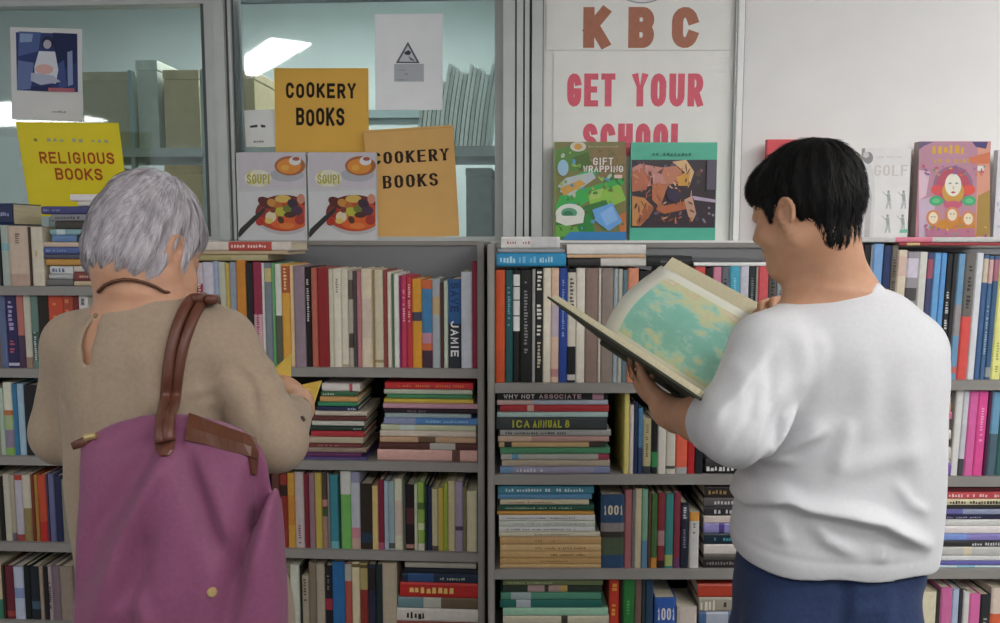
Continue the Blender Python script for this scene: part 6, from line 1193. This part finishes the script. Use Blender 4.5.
# --- yellow booklet in her hands
def sheetquad(a, b, c, d, th, m, name, parent=None, n=6, bow=0.0, side=1):
    """a slightly bowed board: a-b one edge, d-c the other"""
    nn = (b - a).cross(d - a).normalized() * side; vs = []
    for k in range(2):
        for i in range(n + 1):
            t = i / n; o = nn * (bow * math.sin(math.pi * t) - k * th); vs += [a.lerp(d, t) + o, b.lerp(c, t) + o]
    N = 2 * (n + 1); fs = []
    for i in range(n):
        q = 2 * i; fs.append((q, q + 1, q + 3, q + 2)); fs.append((N + q, N + q + 2, N + q + 3, N + q + 1)); fs.append((q, q + 2, N + q + 2, N + q)); fs.append((q + 1, N + q + 1, N + q + 3, q + 3))
    fs.append((0, N, N + 1, 1)); fs.append((2 * n, 2 * n + 1, N + 2 * n + 1, N + 2 * n))
    mb = MB(); mb.add(vs, fs, m); return mb.build(name, parent)
YL = mat('#d0b456', .6, .06, 40, .3)
bk = empty('booklet', P(288, 400, 1.44)); tag(bk, 'open yellow booklet held by the grey-haired woman', 'book')
s1_, s2_ = P(291, 388, 1.455), P(281, 430, 1.42)
for nm_, c0, c1, sd in (('cover', P(291, 354, 1.435), P(259, 381, 1.40), 1), ('cover', P(322, 381, 1.44), P(309, 428, 1.43), 1)):
    pass
def hang(o, root):
    o.parent = root; o.matrix_parent_inverse = Matrix.Translation(root.location).inverted()
o = sheetquad(P(262, 379, 1.39), P(291, 353.5, 1.43), s1_, P(262, 430, 1.40), .004, YL, 'cover', n=6, bow=.004); hang(o, bk)
o = sheetquad(s1_, P(322, 381, 1.445), P(309, 428, 1.435), s2_, .004, YL, 'cover', n=6, bow=-.004); hang(o, bk)
o = sheetquad(P(264, 381, 1.396), P(289, 359, 1.436), s1_ + Vector((0, .006, 0)), P(264, 428, 1.406), .003, PAGE, 'pages', n=6, bow=.004); hang(o, bk)
# --- the atlas
E, Fp, A = P(548, 296, 1.36), P(700, 397, 1.13), P(603, 339, 1.56); B = A + (Fp - E); D = P(661, 269, 1.63); C_ = D + (B - A) * 1.0; D2 = P(672, 257, 1.65); C2 = D2 + (B - A)
nL = (Fp - E).cross(A - E).normalized(); nL = nL if nL.dot(D - A) > 0 else -nL
nR = (B - A).cross(D - A).normalized(); nR = nR if nR.dot(E - A) > 0 else -nR
at = empty('atlas', (A + B) / 2); tag(at, 'large open atlas with sea map pages and dark green cover', 'book')
GC = mat('#3d4136', .6, .12, 50, .3); CR = mat('#d6cdae', .7, .06, 200, .15)
def prism(quad, n, t0, t1, m, name, bow=0.0, N=10):
    """quad a,b (gutter) c,d (outer), between heights t0 and t1 along n; top bows up near the gutter"""
    a, b, c, d = quad; vs = []
    for (t, w) in ((t1, 1), (t0, 0)):
        for i in range(N + 1):
            s = i / N; o = n * (t + w * bow * math.sin(math.pi * min(1, s * 1.05)) * (1 - .45 * s)); vs += [a.lerp(d, s) + o, b.lerp(c, s) + o]
    M2 = 2 * (N + 1); fs = []
    for i in range(N):
        q = 2 * i; fs += [(q, q + 1, q + 3, q + 2), (M2 + q, M2 + q + 2, M2 + q + 3, M2 + q + 1), (q, q + 2, M2 + q + 2, M2 + q), (q + 1, M2 + q + 1, M2 + q + 3, q + 3)]
    fs += [(0, M2, M2 + 1, 1), (2 * N, 2 * N + 1, M2 + 2 * N + 1, M2 + 2 * N)]
    mb = MB(); mb.add(vs, fs, m); o = mb.build(name); hang(o, at); return o, a, b, c, d
cov = prism((A, B, Fp, E), nL, -.0035, .0, GC, 'cover')[0]; inset = lambda a, b, c, d: (a.lerp(b, .015), b.lerp(a, .015), c.lerp(d, .02).lerp(b, .02), d.lerp(c, .02).lerp(a, .02))
prism(inset(A, B, Fp, E), nL, .0004, .010, CR, 'page_block', .006)
prism((A, B, C2, D2), nR, -.0035, .0, GC, 'cover'); prism(inset(A, B, C2, D2), nR, .0004, .009, CR, 'page_block', .004)
mb = MB(); vs, fs = tube_rings([A - nL * .004 - nR * .004, B - nL * .004 - nR * .004], .0075, 8); mb.add(vs, fs, GC); o = mb.build('spine', smooth=True); hang(o, at)
# bowed map page
MM = bpy.data.materials.new('sea_map'); MM.use_nodes = True; nt = MM.node_tree; bs = nt.nodes['Principled BSDF']; bs.inputs['Roughness'].default_value = .4
uvn = nt.nodes.new('ShaderNodeUVMap'); uvn.uv_map = 'page'; sx = nt.nodes.new('ShaderNodeSeparateXYZ'); nt.links.new(uvn.outputs[0], sx.inputs[0])
def math_(op, a, b=None):
    n = nt.nodes.new('ShaderNodeMath'); n.operation = op
    for i, v in enumerate((a, b)):
        if v is None: continue
        if isinstance(v, (int, float)): n.inputs[i].default_value = v
        else: nt.links.new(v, n.inputs[i])
    return n.outputs[0]
ns = nt.nodes.new('ShaderNodeTexNoise'); ns.inputs['Scale'].default_value = 6.5; ns.inputs['Detail'].default_value = 7; ns.inputs['Roughness'].default_value = .62; nt.links.new(uvn.outputs[0], ns.inputs['Vector'])
# land grows towards the outer edge of the page (v=1) and a little at the gutter
edge = math_('MULTIPLY', math_('POWER', math_('ABSOLUTE', math_('SUBTRACT', sx.outputs['Y'], .42)), 2.0), 1.05)
val = math_('ADD', ns.outputs['Fac'], math_('SUBTRACT', edge, .06)); cr = nt.nodes.new('ShaderNodeValToRGB'); nt.links.new(val, cr.inputs['Fac']); el = cr.color_ramp.elements
for pos_, c in ((.0, '#80c2b2'), (.46, '#92ccbb'), (.53, '#b0d8c6'), (.56, '#c8d4aa'), (.63, '#d4d8aa'), (.70, '#d8c8a4'), (.8, '#e4e0ce')):
    if pos_ == 0: el[0].position = 0; el[0].color = (*rgb(c), 1)
    elif pos_ == .8: el[-1].position = .8; el[-1].color = (*rgb(c), 1)
    else: e_ = el.new(pos_); e_.color = (*rgb(c), 1)
mnx = math_('MINIMUM', math_('MINIMUM', sx.outputs['X'], math_('SUBTRACT', 1.0, sx.outputs['X'])), math_('MINIMUM', sx.outputs['Y'], math_('SUBTRACT', 1.0, sx.outputs['Y'])))
brd = math_('LESS_THAN', mnx, .10); mx = nt.nodes.new('ShaderNodeMixRGB'); nt.links.new(brd, mx.inputs[0]); nt.links.new(cr.outputs['Color'], mx.inputs[1]); mx.inputs[2].default_value = (*rgb('#e8e7d8'), 1); nt.links.new(mx.outputs[0], bs.inputs['Base Color'])
N_, K_2 = 18, 8; vs = []; fs = []; uv = []
for i in range(N_ + 1):
    s = i / N_; o_ = nR * (.014 + .040 * math.sin(math.pi * s ** .8) * (1 - .35 * s))
    for k in range(K_2 + 1): vs.append(A.lerp(D, s).lerp(B.lerp(C_, s), .01 + .98 * k / K_2) + o_); uv.append((k / K_2, s))
for i in range(N_):
    for k in range(K_2): a = i * (K_2 + 1) + k; fs.append((a, a + 1, a + K_2 + 2, a + K_2 + 1))
mb = MB(); mb.add(vs, fs, MM); pg = mb.build('map_page', smooth=True); hang(pg, at)
ul = pg.data.uv_layers.new(name='page')
for lp in pg.data.loops: ul.data[lp.index].uv = uv[lp.vertex_index]
md = pg.modifiers.new('thickness', 'SOLIDIFY'); md.thickness = .0012
